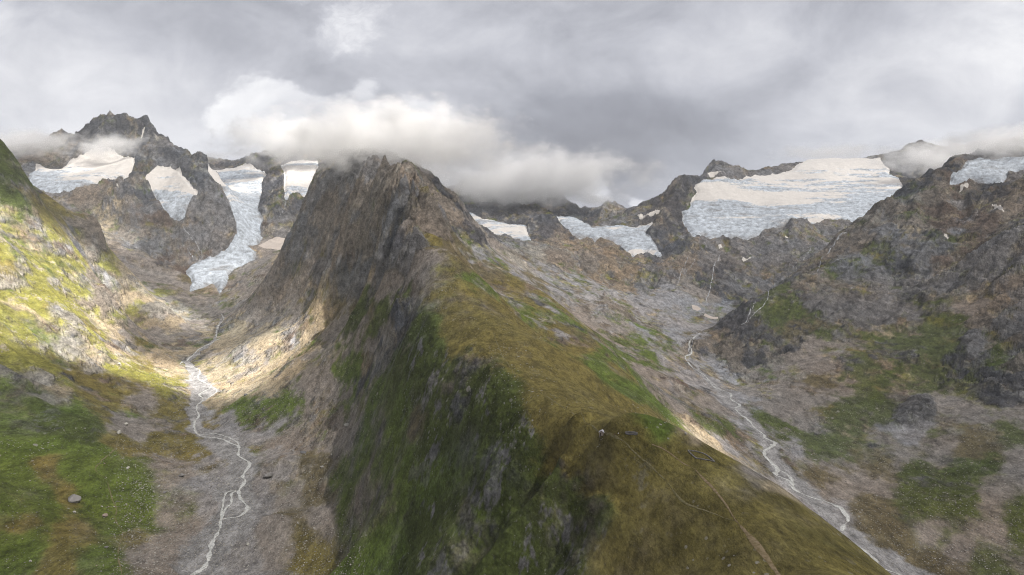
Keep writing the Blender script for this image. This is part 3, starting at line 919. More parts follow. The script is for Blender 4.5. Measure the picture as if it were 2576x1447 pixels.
# ---- glaciers and snow
def ice_material():
    m, N, b = new_mat('glacier_ice')
    at = N.new('ShaderNodeAttribute', attribute_name='cover')
    tc = N.new('ShaderNodeTexCoord').outputs['Object']
    isn = N.rng(N.vm('DOT_PRODUCT', at.outputs['Color'], (0, 0, 1)), 0.5, 0.62) if False else at.outputs['Alpha']
    n_a = N.noise(tc, 0.035, 9, 0.85)
    n_c = N.noise(N.vm('MULTIPLY', tc, (0.5, 1.0, 1.8)), 0.045, 8, 0.75, 0.8, 'RIDGED_MULTIFRACTAL')
    fi = N.m('MULTIPLY', N.rng(n_a, 0.38, 0.62, 0.50, 1.42, False), N.rng(n_c, 0.2, 1.6, 1.35, 0.50, False))
    fs = N.rng(n_a, 0.36, 0.64, 0.86, 1.08, False)
    f = N.m('ADD', N.m('MULTIPLY', isn, fs), N.m('MULTIPLY', N.m('SUBTRACT', 1.0, isn), fi))
    sc = N.new('ShaderNodeVectorMath', operation='SCALE')
    N.l.new(at.outputs['Color'], sc.inputs[0])
    N.l.new(f, sc.inputs[3])
    N.l.new(sc.outputs[0], b.inputs['Base Color'])
    b.inputs['Roughness'].default_value = 0.6
    b.inputs['Specular IOR Level'].default_value = 0.3
    bp = N.new('ShaderNodeBump')
    bp.inputs['Strength'].default_value = 0.8
    bp.inputs['Distance'].default_value = 4
    hh = N.m('ADD', N.m('MULTIPLY', n_a, 3.0), N.m('MULTIPLY', N.m('MULTIPLY', n_c, N.m('SUBTRACT', 1.0, isn)), -1.2))
    N.l.new(hh, bp.inputs['Height'])
    N.l.new(bp.outputs[0], b.inputs['Normal'])
    return m


def largest_piece(mk):
    left = mk.copy()
    best = None
    while left.any():
        cur = np.zeros_like(mk)
        r_, c_ = np.argwhere(left)[0]
        cur[r_, c_] = True
        stack = [(r_, c_)]
        left[r_, c_] = False
        while stack:
            y_, x_ = stack.pop()
            for yy_, xx_ in ((y_ + 1, x_), (y_ - 1, x_), (y_, x_ + 1), (y_, x_ - 1)):
                if 0 <= yy_ < mk.shape[0] and 0 <= xx_ < mk.shape[1] and left[yy_, xx_]:
                    left[yy_, xx_] = False
                    cur[yy_, xx_] = True
                    stack.append((yy_, xx_))
        if best is None or cur.sum() > best.sum():
            best = cur
    return best if best is not None else mk


ICEM = ice_material()
for it, (sl, sd) in zip(ICE, icef):
    px = 1.0
    if it[7] == 'ice':
        lift = it[6] * sstep(0, 11, sd)
        x, y = GXX[sl], GYY[sl]
        z = Z[sl]
        # crevasses across the flow and flow bands along it
        cr = fbm(x, y + 1.5 * z, 55, 5, 0.62, ridged=True, seed=301.0)
        cr2 = fbm(x * 0.5, y * 1.6 + 2 * z, 30, 4, 0.65, ridged=True, seed=311.0)
        snow = sstep(14, -14, V1[sl] - it[8] + fbm(x * 0.35, z * 3.0 + 0.3 * y, 210, 7, 0.70, seed=321.0) * 230) if it[8] else np.zeros_like(x)
        Zi = z + lift - 1.2 + (cr2 * 4.5 + cr * 4.0) * (1 - 0.8 * snow) * sstep(2, 10, sd)
        ice = np.array([0.34, 0.375, 0.42], f32)[None, None] * (1 + 0.30 * cr2 + 0.22 * cr)[..., None]
        dirt = sstep(0.15, 0.65, fbm(x * 0.8, y + 1.5 * z, 120, 6, 0.65, seed=331.0) + 0.45 * sstep(9, 0, sd))
        ice = ice * (1 - 0.7 * dirt[..., None]) + np.array([0.20, 0.19, 0.185], f32) * 0.7 * dirt[..., None]
        sn = np.array([0.80, 0.765, 0.73], f32) * (1 + 0.06 * cr)[..., None]
        cc = ice * (1 - snow[..., None]) + sn * snow[..., None]
    else:
        lift = it[6] * sstep(-1, 4, sd)
        x, y, z = GXX[sl], GYY[sl], Z[sl]
        Zi = z + lift - 0.6
        base = (0.60, 0.53, 0.48) if 'pink' in it[1] or 'dirty' in it[1] or 'grey' in it[1] else (0.80, 0.76, 0.71)
        cc = np.array(base, f32)[None, None] * (1 + 0.12 * fbm(x, y + z, 40, 4, 0.6, seed=341.0))[..., None]
    full = np.zeros(SH, bool)
    lim = -1.2 if it[7] == 'ice' else -0.8
    full[sl] = sd > lim
    if it[7] == 'ice':
        pass
    mk = full[:-1, :-1] & full[1:, 1:]
    if it[7] == 'snow':
        mk = largest_piece(mk)
    Zf = Z.copy()
    Zf[sl] = np.where(sd < 0, np.minimum(Zi, z - 1.0), Zi)
    cf = np.zeros(SH + (4,), f32)
    cf[sl] = np.concatenate([np.clip(cc, 0.02, 0.9), (snow if it[7] == 'ice' else np.ones_like(sd))[..., None]], -1)
    o = net_mesh(it[0], mk, Zf, cf, ICEM)
    if o:
        o['label'], o['category'] = it[1], it[2]
        if it[0] == 'glacier':
            o['group'] = 'glaciers at the heads of the two valleys'
        else:
            o['group'] = 'small snow patches left on the slopes'
        # the ice stands on the ground: the relief lookup meets it first
        ZI = Zf


# ---- ribbons lying on the ground: streams, waterfalls, footpaths
def drape(txt, w0, w1, lift, wig=0.0, seed=0.0, dmin=0.0):
    q = [tuple(map(float, t.split(','))) for t in txt.split()]
    P = []
    for u, v in q:
        h = R1.hit(u, v, dmin)
        if h:
            P.append(h)
    P = np.array(P)
    # Catmull-Rom, then resample evenly for the distance
    pts_ = []
    for i in range(len(P) - 1):
        p0, p1, p2, p3 = P[max(i - 1, 0)], P[i], P[i + 1], P[min(i + 2, len(P) - 1)]
        L = np.linalg.norm(p2 - p1)
        k = max(2, int(L / (0.0022 * p1[1] + 0.3)))
        for t in np.arange(k) / k:
            pts_.append(0.5 * ((2 * p1) + (-p0 + p2) * t + (2 * p0 - 5 * p1 + 4 * p2 - p3) * t * t + (-p0 + 3 * p1 - 3 * p2 + p3) * t ** 3))
    pts_.append(P[-1])
    C = np.array(pts_)
    tg = np.gradient(C, axis=0)
    nn = np.stack([-tg[:, 1], tg[:, 0]], -1)
    nn /= np.linalg.norm(nn, axis=1)[:, None] + 1e-9
    s = np.r_[0, np.cumsum(np.linalg.norm(np.diff(C, axis=0), axis=1))]
    if wig:
        off = fbm((s / 1.0).astype(f32), (s * 0 + seed).astype(f32), 40, 3, 0.6) * wig
        C = C + nn * off[:, None]
    t = s / s[-1]
    w = (w0 + (w1 - w0) * t) * (1 + 1.7 * fbm(s.astype(f32), (s * 0 + seed + 9).astype(f32), 18, 3, 0.6))
    rows = []
    for k in (-1, -0.33, 0.33, 1):
        e = C + nn * (w * k * 0.5)[:, None]
        z = R1.get(Z, e[:, 0], e[:, 1]) + (lift if abs(k) < 1 else lift * 0.45)
        rows.append(np.c_[e, z])
    return np.stack(rows, 1)


def ribbon_object(name, strips, mat):
    vs, fs = [], []
    for R_ in strips:
        o = len(vs)
        m, k = R_.shape[:2]
        vs += R_.reshape(-1, 3).tolist()
        for i in range(m - 1):
            for j in range(k - 1):
                a = o + i * k + j
                fs.append((a, a + 1, a + k + 1, a + k))
    me = bpy.data.meshes.new(name)
    me.from_pydata(vs, [], fs)
    for p in me.polygons:
        p.use_smooth = True
    me.materials.append(mat)
    o = bpy.data.objects.new(name, me)
    COL.objects.link(o)
    return o


def simple_mat(name, c1, c2, scale, rough=0.8, bump=0.0, spec=0.3, det=5):
    m, N, b = new_mat(name)
    tc = N.new('ShaderNodeTexCoord').outputs['Object']
    f = N.rng(N.noise(tc, scale, det, 0.65), 0.35, 0.65)
    N.l.new(N.mix(f, c1, c2), b.inputs['Base Color'])
    b.inputs['Roughness'].default_value = rough
    b.inputs['Specular IOR Level'].default_value = spec
    if bump:
        bp = N.new('ShaderNodeBump')
        bp.inputs['Strength'].default_value = 0.6
        bp.inputs['Distance'].default_value = bump
        N.l.new(N.noise(tc, scale * 2, det, 0.6), bp.inputs['Height'])
        N.l.new(bp.outputs[0], b.inputs['Normal'])
    return m


WATER = simple_mat('meltwater', (0.62, 0.625, 0.61), (0.30, 0.31, 0.30), 0.3, 0.25, 0.3, 0.5)
FALLS = simple_mat('falling_water', (0.55, 0.57, 0.60), (0.25, 0.255, 0.27), 0.09, 0.5)
DIRT = simple_mat('trodden_earth', (0.21, 0.165, 0.11), (0.13, 0.10, 0.05), 0.5, 0.95, 0.1, 0.1)
PALEDIRT = simple_mat('stony_earth', (0.19, 0.17, 0.10), (0.12, 0.105, 0.045), 0.4, 0.95, 0.1, 0.1)

left_main = '470,1465 485,1447 518,1420 532,1374 551,1332 560,1308 602,1299 623,1278 607,1257 602,1234 618,1210 611,1196 628,1168 602,1145 602,1124 579,1114 551,1103 504,1096 490,1080 490,1061 499,1047 495,1023 511,1005 502,991 532,972 499,953 502,930 467,921 455,914 485,893 513,872 555,851 544,846 548,823 562,804 558,790'
ls = [drape(left_main, 5.2, 3.2, 0.9, 3, 1.0), drape('555,1315 567,1280 581,1266 583,1243 602,1234', 4, 3, 0.8, 3, 2.0),
      drape('556,1312 562,1257 574,1238 600,1236', 3, 2.5, 0.8, 3, 3.0), drape('516,1006 545,985 532,972', 3, 3, 0.8, 4, 4.0),
      drape('500,1094 545,1092 590,1108 604,1128', 3, 3, 0.8, 4, 5.0)]
o = ribbon_object('stream', ls, WATER)
o['kind'] = 'structure'
right_main = '2330,1475 2266,1447 2215,1427 2190,1398 2150,1370 2117,1345 2119,1330 2133,1309 2123,1290 2110,1276 2073,1261 2030,1248 1997,1230 1990,1213 1972,1204 1951,1194 1955,1179 1934,1158 1923,1145 1925,1135 1951,1116 1938,1108 1923,1101 1921,1093 1900,1078 1883,1057 1862,1042 1850,1028 1860,1019 1839,1005 1839,992 1824,984 1795,973 1778,950 1757,935 1740,923 1724,899 1740,883 1734,864 1749,847 1761,838'
rs2 = [drape(right_main, 7, 3.6, 0.9, 2, 6.0, 950), drape('1955,1180 1975,1190 1990,1205 1996,1228', 5, 4, 0.5, 3, 7.0, 950),
       drape('1925,1137 1926,1150 1944,1166 1957,1176', 5, 4, 0.5, 3, 8.0, 950), drape('1975,1205 1985,1218 2002,1236', 3, 3, 0.5, 2, 9.0, 950)]
o = ribbon_object('stream', rs2, WATER)
o['kind'] = 'structure'

FALLS_L = [
 ('1811,639 1799,662 1793,690 1787,722 1774,761', 6, 'longest thin waterfall dropping straight down the grey cliff under the widest glacier'),
 ('2043,617 2028,639 2010,659 1996,674', 5, 'short slanting waterfall left of the brightest one on the right cliff'),
 ('2130,582 2101,607 2079,639 2063,658 2057,682', 7, 'brightest waterfall bending down towards the right mountain spur'),
 ('1949,710 1933,737 1925,761 1902,785 1872,816', 6, 'lower cascade running beside the foot of the right mountain spur'),
 ('1900,757 1886,789 1864,818', 4, 'short cascade joining from the left at the foot of the cliff'),
 ('1732,643 1712,690 1703,718', 4, 'faint waterfall on the dark reddish rib left of the gorge'),
 ('1750,650 1738,672 1722,690', 3, 'faint cascade just right of the dark reddish rib'),
 ('719,505 712,525 703,548', 5, 'white waterfall falling from the hanging glacier beside the central peak'),
 ('471,625 478,640 487,652', 6, 'small waterfall over the rusty cliff at the edge of the long glacier tongue'),
 ('457,568 485,603 500,625 508,639', 4, 'thin cascade from the small steep glacier down the left cliff'),
]
for txt, w, lab in FALLS_L:
    o = ribbon_object('waterfall', [drape(txt, w * 0.55, w * 0.45, 1.2, 5, w * 1.7)], FALLS)
    o['label'], o['category'], o['group'] = lab, 'waterfall', 'waterfalls below the glaciers'

def path_obj(txts, mat):
    o = ribbon_object('path', [drape(t, a, b, 0.14, wg, sd_) for t, a, b, wg, sd_ in txts], mat)
    o['kind'] = 'structure'

path_obj([('1975,1470 1959,1447 1921,1393 1883,1347 1852,1311', 1.7, 1.2, 0.4, 11.0)], DIRT)
path_obj([('1852,1311 1833,1280 1812,1250 1791,1225 1766,1200 1745,1179 1719,1166 1694,1147 1665,1128 1640,1118', 0.9, 0.4, 0.4, 12.0)], DIRT)
path_obj([('1852,1311 1812,1299 1778,1286 1745,1274 1715,1259 1694,1234 1673,1208 1648,1183 1623,1160 1591,1133 1570,1112 1537,1093 1524,1086 1499,1078 1474,1066 1436,1036 1394,1011 1356,986 1326,965 1301,944 1280,918 1259,885 1251,864 1242,838', 0.45, 0.8, 0.4, 13.0)], PALEDIRT)
path_obj([('308,1447 299,1406 299,1378 310,1341 292,1313 292,1280 280,1248 268,1206 243,1187 247,1168 289,1131 299,1098', 1.5, 1.3, 2, 14.0)], PALEDIRT)

# ---- boulders
def rock_mesh(seed, flat=0.65, sub=3):
    bm = bmesh.new()
    bmesh.ops.create_icosphere(bm, subdivisions=sub, radius=0.5)
    r = random.Random(seed)
    planes = []
    for _ in range(11):
        d = Vector((r.uniform(-1, 1), r.uniform(-1, 1), r.uniform(-1, 1))).normalized()
        planes.append((d, r.uniform(0.26, 0.42)))
    sx, sy = r.uniform(0.8, 1.25), r.uniform(0.7, 1.1)
    for v in bm.verts:
        for d, k in planes:
            e = v.co.dot(d) - k
            if e > 0:
                v.co -= d * e
        v.co += Vector((r.uniform(-1, 1), r.uniform(-1, 1), r.uniform(-1, 1))) * 0.008
        v.co = Vector((v.co.x * sx, v.co.y * sy, v.co.z * flat))
    me = bpy.data.meshes.new('boulder')
    bm.to_mesh(me)
    bm.free()
    return me


ROCKM = {
 'pale': simple_mat('pale_boulder_rock', (0.46, 0.45, 0.41), (0.27, 0.26, 0.24), 1.2, 0.9, 0.1),
 'grey': simple_mat('grey_boulder_rock', (0.26, 0.25, 0.25), (0.13, 0.125, 0.12), 0.8, 0.9, 0.6),
 'pink': simple_mat('pinkish_boulder_rock', (0.34, 0.27, 0.24), (0.24, 0.19, 0.16), 1.2, 0.9, 0.1),
 'dark': simple_mat('dark_boulder_rock', (0.15, 0.15, 0.16), (0.10, 0.10, 0.10), 1.2, 0.9, 0.1),
}
def boulder(u, v, px, kind, label, seed, flat=0.6, group=None):
    h = R1.hit(u, v)
    if not h:
        return
    size = px * h[1] / F
    me = rock_mesh(seed, flat)
    me.materials.append(ROCKM[kind])
    o = bpy.data.objects.new('boulder', me)
    COL.objects.link(o)
    o.scale = (size, size * 0.9, size)
    o.rotation_euler = (0, 0, seed * 1.3)
    o.location = (h[0], h[1], float(R1.get(Z, h[0], h[1])) + size * flat * 0.22)
    o['label'], o['category'] = label, 'boulder'
    o['group'] = group or 'boulders lying on the valley sides'


BIG = [
 (186, 1261, 34, 'grey', 'biggest angular grey boulder on the green slope at lower left', 0.75),
 (187, 1290, 13, 'pale', 'small pale greenish boulder just below the biggest boulder at lower left', 0.6),
 (264, 1299, 18, 'pink', 'pinkish brown boulder in the grass just left of the valley footpath', 0.55),
 (299, 1091, 17, 'pale', 'round pale boulder standing at the upper end of the left valley footpath', 0.8),
 (317, 1068, 17, 'pale', 'flat pale boulder up the slope from the round one at the end of the footpath', 0.5),
 (322, 1178, 11, 'pale', 'cream boulder on the scree right of the valley footpath bend', 0.6),
 (455, 1198, 24, 'grey', 'long flat grey boulder left of the dark block pile by the left stream', 0.4),
 (677, 1200, 28, 'grey', 'large grey boulder on the gravel right of the left stream', 0.6),
 (763, 1140, 22, 'dark', 'dark flat slab lying on the brown scree below the ridge', 0.35),
 (874, 1071, 19, 'pale', 'single pale flat boulder at the edge where brown scree meets the grassy ridge', 0.45),
 (834, 1145, 10, 'pale', 'light boulder on the scree below the pale flat one at the ridge foot', 0.6),
 (811, 1175, 9, 'pale', 'small light boulder lowest of the three at the foot of the ridge', 0.6),
 (401, 1224, 11, 'pale', 'pale boulder on the brown debris below the long flat grey one', 0.6),
 (415, 1240, 12, 'grey', 'grey boulder beside the pale one on the brown debris', 0.6),
 (268, 1378, 14, 'grey', 'low grey boulder by the last stretch of the valley footpath', 0.5),
 (623, 1371, 10, 'pale', 'cream boulder on the brown slope right of the lower left stream', 0.6),
 (77, 1413, 10, 'pale', 'lone pale boulder in the bright grass at the bottom left corner', 0.6),
 (618, 995, 12, 'dark', 'dark boulder at the shadow edge right of the braided stream', 0.6),
 (299, 917, 11, 'pale', 'white boulder on the sunlit green slope', 0.7),
 (737, 1135, 10, 'grey', 'grey boulder just left of the dark flat slab on the scree', 0.6),
 (1725, 1093, 10, 'pale', 'square pale boulder on the slope behind the low stone enclosure', 0.8),
 (2026, 1031, 9, 'pale', 'pale boulder on the scree fan right of the right stream', 0.5),
]
for i, (u, v, px, k, lab, fl) in enumerate(BIG):
    boulder(u, v, px, k, lab, 100 + i, fl)

# the many that nothing tells apart
protos = {}
for k in ('pale', 'grey', 'pink'):
    protos[k] = []
    for s_ in range(4):
        me = rock_mesh(500 + s_ + 10 * len(protos), 0.6, 2)
        me.materials.append(ROCKM[k])
        protos[k].append(me)
rnd = random.Random(11)
AREAS = [  # region u0,u1,v0,v1, count, size range (m), label
 (250, 560, 1120, 1420, 90, (1.6, 4.2), 'grey or pale boulder strewn on the brown debris left of the left stream', 'boulders strewn left of the left stream'),
 (600, 820, 1080, 1400, 45, (1.6, 4.0), 'grey or pale boulder strewn on the scree right of the left stream', 'boulders strewn right of the left stream'),
 (2000, 2560, 1080, 1420, 60, (1.4, 3.6), 'small pale boulder strewn on the lower slope of the right mountain', 'boulders strewn over the lower right slope'),
 (20, 250, 1150, 1430, 28, (1.2, 3.2), 'small pale boulder dotted on the green slope at lower left', 'boulders dotted over the green left slope'),
]
for u0, u1, v0, v1, cnt, (s0, s1), lab, grp_ in AREAS:
    for i in range(cnt):
        h = R1.hit(rnd.uniform(u0, u1), rnd.uniform(v0, v1), 780)
        if not h or float(R1.get(BED, *h)) > 0.5:
            continue
        k = rnd.choice(['pale', 'pale', 'grey', 'pink'])
        o = bpy.data.objects.new('boulder', rnd.choice(protos[k]))
        COL.objects.link(o)
        sz = s0 + (s1 - s0) * rnd.random() ** 2.2
        o.scale = (sz, sz * rnd.uniform(0.7, 1), sz * rnd.uniform(0.7, 1.1))
        o.rotation_euler = (rnd.uniform(-0.3, 0.3), rnd.uniform(-0.3, 0.3), rnd.uniform(0, 6))
        o.location = (h[0], h[1], float(R1.get(Z, *h)) + sz * 0.15)
        o['label'], o['category'], o['group'] = lab, 'boulder', grp_


# loose stones nobody could count: low polyhedra scattered on scree and gravel, one object
def loose_stones(name, areas, mat, seed, dmin=780):
    r = np.random.RandomState(seed)
    base = np.array([(1, 0, 0), (0.2, 1, 0.1), (-1, 0.1, 0), (-0.1, -1, 0.05), (0.3, 0.2, 0.8), (-0.4, -0.2, 0.65), (0, 0, -0.6)], float) * 0.5
    tri = np.array([(0, 1, 4), (1, 2, 5), (1, 5, 4), (2, 3, 5), (3, 0, 4), (3, 4, 5), (1, 0, 6), (2, 1, 6), (3, 2, 6), (0, 3, 6)])
    V, T_ = [], []
    n_ = 0
    for u0, u1, v0, v1, cnt, s0, s1 in areas:
        for _ in range(cnt):
            h = R1.hit(r.uniform(u0, u1) + r.normal(0, 28), min(r.uniform(v0, v1) + r.normal(0, 14), 1445), dmin)
            if not h:
                continue
            s = s0 + (s1 - s0) * r.rand() ** 3
            a = r.rand() * 6.28
            c, sn = math.cos(a) * s, math.sin(a) * s
            b = base * (1 + 0.3 * (r.rand(7, 3) - 0.5))
            x = b[:, 0] * c - b[:, 1] * sn + h[0]
            y = (b[:, 0] * sn + b[:, 1] * c) * 0.8 + h[1]
            z = b[:, 2] * s * 0.9 + float(R1.get(Z, *h)) + 0.12 * s
            V.append(np.stack([x, y, z], -1))
            T_.append(tri + n_)
            n_ += 7
    V = np.concatenate(V)
    T_ = np.concatenate(T_)
    me = bpy.data.meshes.new(name)
    me.from_pydata(V.tolist(), [], T_.tolist())
    me.materials.append(mat)
    o = bpy.data.objects.new(name, me)
    COL.objects.link(o)
    o['kind'] = 'stuff'
    return o


stone_m = simple_mat('loose_stone', (0.46, 0.44, 0.41), (0.16, 0.15, 0.14), 0.12, 0.95, 0.0, 0.1, 8)
o = loose_stones('loose_stones', [(300, 620, 1110, 1445, 8000, 0.7, 3.2), (600, 880, 1000, 1445, 6000, 0.7, 3.0), (0, 300, 1100, 1445, 700, 0.5, 2.2),
                                  (380, 760, 900, 1110, 3500, 0.9, 3.6), (830, 880, 910, 1090, 500, 1.2, 3.4), (495, 530, 1160, 1195, 130, 1.5, 3.6), (515, 560, 1178, 1212, 160, 1.5, 3.6), (550, 600, 1200, 1228, 120, 1.2, 3.0),
                                  (640, 780, 1180, 1250, 500, 1.2, 3.0)], stone_m, 3)
o['label'] = 'loose grey and pale stones covering the floor and debris slopes of the left valley'
o = loose_stones('loose_stones', [(1950, 2576, 980, 1445, 9000, 0.6, 2.8), (1650, 1980, 950, 1240, 3500, 0.7, 2.8)], stone_m, 4)
o['label'] = 'loose stones covering the lower slopes and gravel of the right valley'
o = loose_stones('loose_stones', [(900, 1450, 900, 1445, 900, 0.2, 0.9), (1450, 1700, 1100, 1445, 300, 0.15, 0.5), (1200, 1300, 780, 830, 60, 0.6, 2.0)], stone_m, 5, 0)
o['label'] = 'loose stones lying in the grass of the central ridge'

# ---- dry stone enclosures: rings of laid stones
def stone_pen(ring, label):
    P = []
    for u, v in ring:
        P.append(R1.hit(u, v))
    P = np.array(P + [P[0]])
    bm = bmesh.new()
    r = random.Random(5)
    for a, b in zip(P[:-1], P[1:]):
        L = np.linalg.norm(b - a)
        k = max(2, int(L / 0.32))
        for i in range(k):
            for lay in range(3):
                for side in (-0.16, 0.16):
                    t = (i + 0.5 + (0.4 if lay % 2 else 0)) / k
                    c = a + (b - a) * t
                    nrm = np.array([-(b - a)[1], (b - a)[0]]) / L
                    c = c + nrm * (side + r.uniform(-0.05, 0.05))
                    z = float(R1.get(Z, c[0], c[1])) + 0.08 + 0.19 * lay + r.uniform(-0.03, 0.03)
                    s = r.uniform(0.8, 1.15)
                    m = Matrix.Translation((c[0], c[1], z)) @ Matrix.Rotation(math.atan2((b - a)[1], (b - a)[0]) + r.uniform(-0.3, 0.3), 4, 'Z') @ \
                        Matrix.Diagonal((0.40 * s, 0.30 * s, 0.21 * s, 1))
                    bmesh.ops.create_icosphere(bm, subdivisions=1, radius=0.62, matrix=m)
    me = bpy.data.meshes.new('stone_enclosure')
    bm.to_mesh(me)
    bm.free()
    me.materials.append(ROCKM['grey'])
    o = bpy.data.objects.new('stone_enclosure', me)
    COL.objects.link(o)
    o['label'], o['category'], o['group'] = label, 'stone enclosure', 'low dry stone enclosures on the ridge'


stone_pen([(1730.5, 1134), (1748, 1136), (1766.9, 1141), (1776, 1145), (1787, 1153), (1797, 1162), (1782, 1159), (1768.2, 1156.5), (1750.6, 1153.7), (1739.5, 1144)],
          'large diamond shaped dry stone enclosure on the grassy rim above the right valley')
stone_pen([(1573, 1088.0), (1583, 1087.6), (1594, 1088.6), (1603, 1091.2), (1602.5, 1094.2), (1590, 1093.8), (1580, 1093.4), (1574, 1091.6)],
          'small narrow dry stone enclosure right of the hut and the two hikers')

# ---- the hut
def box(bm, x0, x1, y0, y1, z0, z1):
    vs = [bm.verts.new(c) for c in ((x0, y0, z0), (x1, y0, z0), (x1, y1, z0), (x0, y1, z0), (x0, y0, z1), (x1, y0, z1), (x1, y1, z1), (x0, y1, z1))]
    for f in ((0, 3, 2, 1), (4, 5, 6, 7), (0, 1, 5, 4), (1, 2, 6, 5), (2, 3, 7, 6), (3, 0, 4, 7)):
        bm.faces.new([vs[i] for i in f])


def mesh_obj(name, bm, mat, parent=None, smooth=False):
    bmesh.ops.recalc_face_normals(bm, faces=bm.faces)
    me = bpy.data.meshes.new(name)
    bm.to_mesh(me)
    bm.free()
    for p in me.polygons:
        p.use_smooth = smooth
    me.materials.append(mat)
    o = bpy.data.objects.new(name, me)
    COL.objects.link(o)
    if parent:
        o.parent = parent
    return o


WOOD = simple_mat('weathered_boards', (0.42, 0.36, 0.31), (0.30, 0.25, 0.215), 3.0, 0.9, 0.02)
DARKW = simple_mat('dark_door_wood', (0.055, 0.045, 0.04), (0.03, 0.025, 0.022), 3.0, 0.9)
SHING = simple_mat('grey_shingles', (0.42, 0.42, 0.47), (0.33, 0.33, 0.37), 2.5, 0.8, 0.03)
GLASS = simple_mat('window_glass', (0.05, 0.06, 0.07), (0.03, 0.04, 0.05), 2.0, 0.1, 0.0, 0.6)
WHITE = simple_mat('white_board', (0.75, 0.75, 0.72), (0.65, 0.65, 0.62), 2.0, 0.6)
hx, hy = R1.hit(1514, 1095.5)
hz = float(R1.get(Z, hx, hy))
hut = bpy.data.objects.new('hut', None)
COL.objects.link(hut)
hut.location = (hx, hy, hz)
hut.rotation_euler = (0, 0, math.radians(-16))
hut['label'] = 'small weathered wooden hut with a grey pitched roof on the ridge beside the footpath'
hut['category'] = 'hut'
w2, d2, hw, hr = 1.45, 1.7, 2.45, 3.35
bm = bmesh.new()
vs = {}
for s_, yv in (('f', -d2), ('b', d2)):
    vs[s_] = [bm.verts.new(c) for c in ((-w2, yv, 0.25), (w2, yv, 0.25), (w2, yv, hw), (0, yv, hr), (-w2, yv, hw))]
bm.faces.new(vs['f'])
bm.faces.new(vs['b'][::-1])
for i in range(5):
    j = (i + 1) % 5
    bm.faces.new((vs['f'][i], vs['f'][j], vs['b'][j], vs['b'][i]))
for i in range(9):       # cover battens on the front boards
    xx = -w2 + 0.16 + i * 0.325
    if -0.95 < xx < 0.0:
        continue
    box(bm, xx - 0.025, xx + 0.025, -d2 - 0.03, -d2 - 0.002, 0.3, hw + (1 - abs(xx) / w2) * (hr - hw) - 0.1)
wall = mesh_obj('wall', bm, WOOD, hut)
bm = bmesh.new()
for sgn in (-1, 1):
    th, ov, eav = 0.10, 0.32, 0.38
    sl_ = (hr - hw) / w2
    x_e = w2 + eav
    z_e = hw - eav * sl_ + 0.02
    co = [(0, hr + 0.03), (sgn * x_e, z_e), (sgn * x_e, z_e + th), (0, hr + 0.03 + th)]
    a = [bm.verts.new((x, -d2 - ov, z)) for x, z in co]
    b = [bm.verts.new((x, d2 + ov, z)) for x, z in co]
    bm.faces.new(a)
    bm.faces.new(b[::-1])
    for i in range(4):
        j = (i + 1) % 4
        bm.faces.new((a[i], a[j], b[j], b[i]))
roof = mesh_obj('roof', bm, SHING, hut)
bm = bmesh.new()
box(bm, -w2 - eav, w2 + eav, -d2 - ov - 0.05, -d2 - ov - 0.004, z_e - 0.02, z_e + 0.1)
for v in bm.verts:
    v.co.z += (1 - abs(v.co.x) / x_e) * (hr - z_e)
box(bm, -0.05, 0.05, -d2 - ov - 0.06, -d2 - ov - 0.006, hr, hr + 0.16)
mesh_obj('barge_board', bm, WOOD, hut)
bm = bmesh.new()
box(bm, -0.85, -0.10, -d2 - 0.05, -d2 - 0.004, 0.28, 2.1)
door = mesh_obj('door', bm, DARKW, hut)
bm = bmesh.new()
box(bm, -0.22, -0.17, -d2 - 0.12, -d2 - 0.052, 1.1, 1.25)
mesh_obj('handle', bm, WHITE, door)
bm = bmesh.new()
box(bm, -0.95, -0.86, -d2 - 0.08, -d2 - 0.006, 0.26, 2.2)
box(bm, -0.09, 0.0, -d2 - 0.08, -d2 - 0.006, 0.26, 2.2)
box(bm, -0.86, -0.09, -d2 - 0.08, -d2 - 0.006, 2.11, 2.2)
mesh_obj('door_frame', bm, WOOD, hut)
bm = bmesh.new()
box(bm, w2 + 0.003, w2 + 0.07, -1.3, -0.8, 1.5, 2.0)
mesh_obj('notice_board', bm, WHITE, hut)
bm = bmesh.new()
box(bm, -w2 - 0.06, -w2 - 0.003, -0.4, 0.4, 1.15, 1.75)
wf = mesh_obj('window', bm, WOOD, hut)
bm = bmesh.new()
box(bm, -w2 - 0.08, -w2 - 0.062, -0.32, 0.32, 1.22, 1.68)
mesh_obj('pane', bm, GLASS, wf)
bm = bmesh.new()
for (xx, yv) in ((-w2 + 0.1, -d2 + 0.1), (w2 - 0.4, -d2 + 0.1), (-w2 + 0.1, d2 - 0.4), (w2 - 0.4, d2 - 0.4)):
    box(bm, xx, xx + 0.3, yv, yv + 0.3, -0.8, 0.247)
mesh_obj('foundation_stone', bm, ROCKM['grey'], hut)
# flagstones in front of and beside it
bm = bmesh.new()
r = random.Random(2)
for (xx, yv, sx, sy) in ((-2.7, -1.6, 1.3, 0.9), (-2.4, -2.5, 1.0, 0.8), (-1.7, -3.1, 1.0, 0.6), (-0.6, -2.7, 1.1, 0.5), (0.5, -2.6, 1.1, 0.45), (1.5, -2.5, 0.9, 0.4), (-1.6, -4.0, 0.6, 0.5), (0.0, -3.5, 0.7, 0.4), (-3.2, -0.8, 0.7, 0.6)):
    wz = float(R1.get(Z, hx + xx, hy + yv)) - hz
    m = Matrix.Translation((xx, yv, wz + 0.06)) @ Matrix.Rotation(r.uniform(-0.4, 0.4), 4, 'Z') @ Matrix.Diagonal((sx, sy, 0.16, 1))
    bmesh.ops.create_icosphere(bm, subdivisions=2, radius=0.55, matrix=m)
fl = mesh_obj('flagstones', bm, ROCKM['pale'])
fl.location = (hx, hy, hz)
fl['label'], fl['category'] = 'pale flat flagstones laid in the grass along the front and left of the hut', 'flagstones'

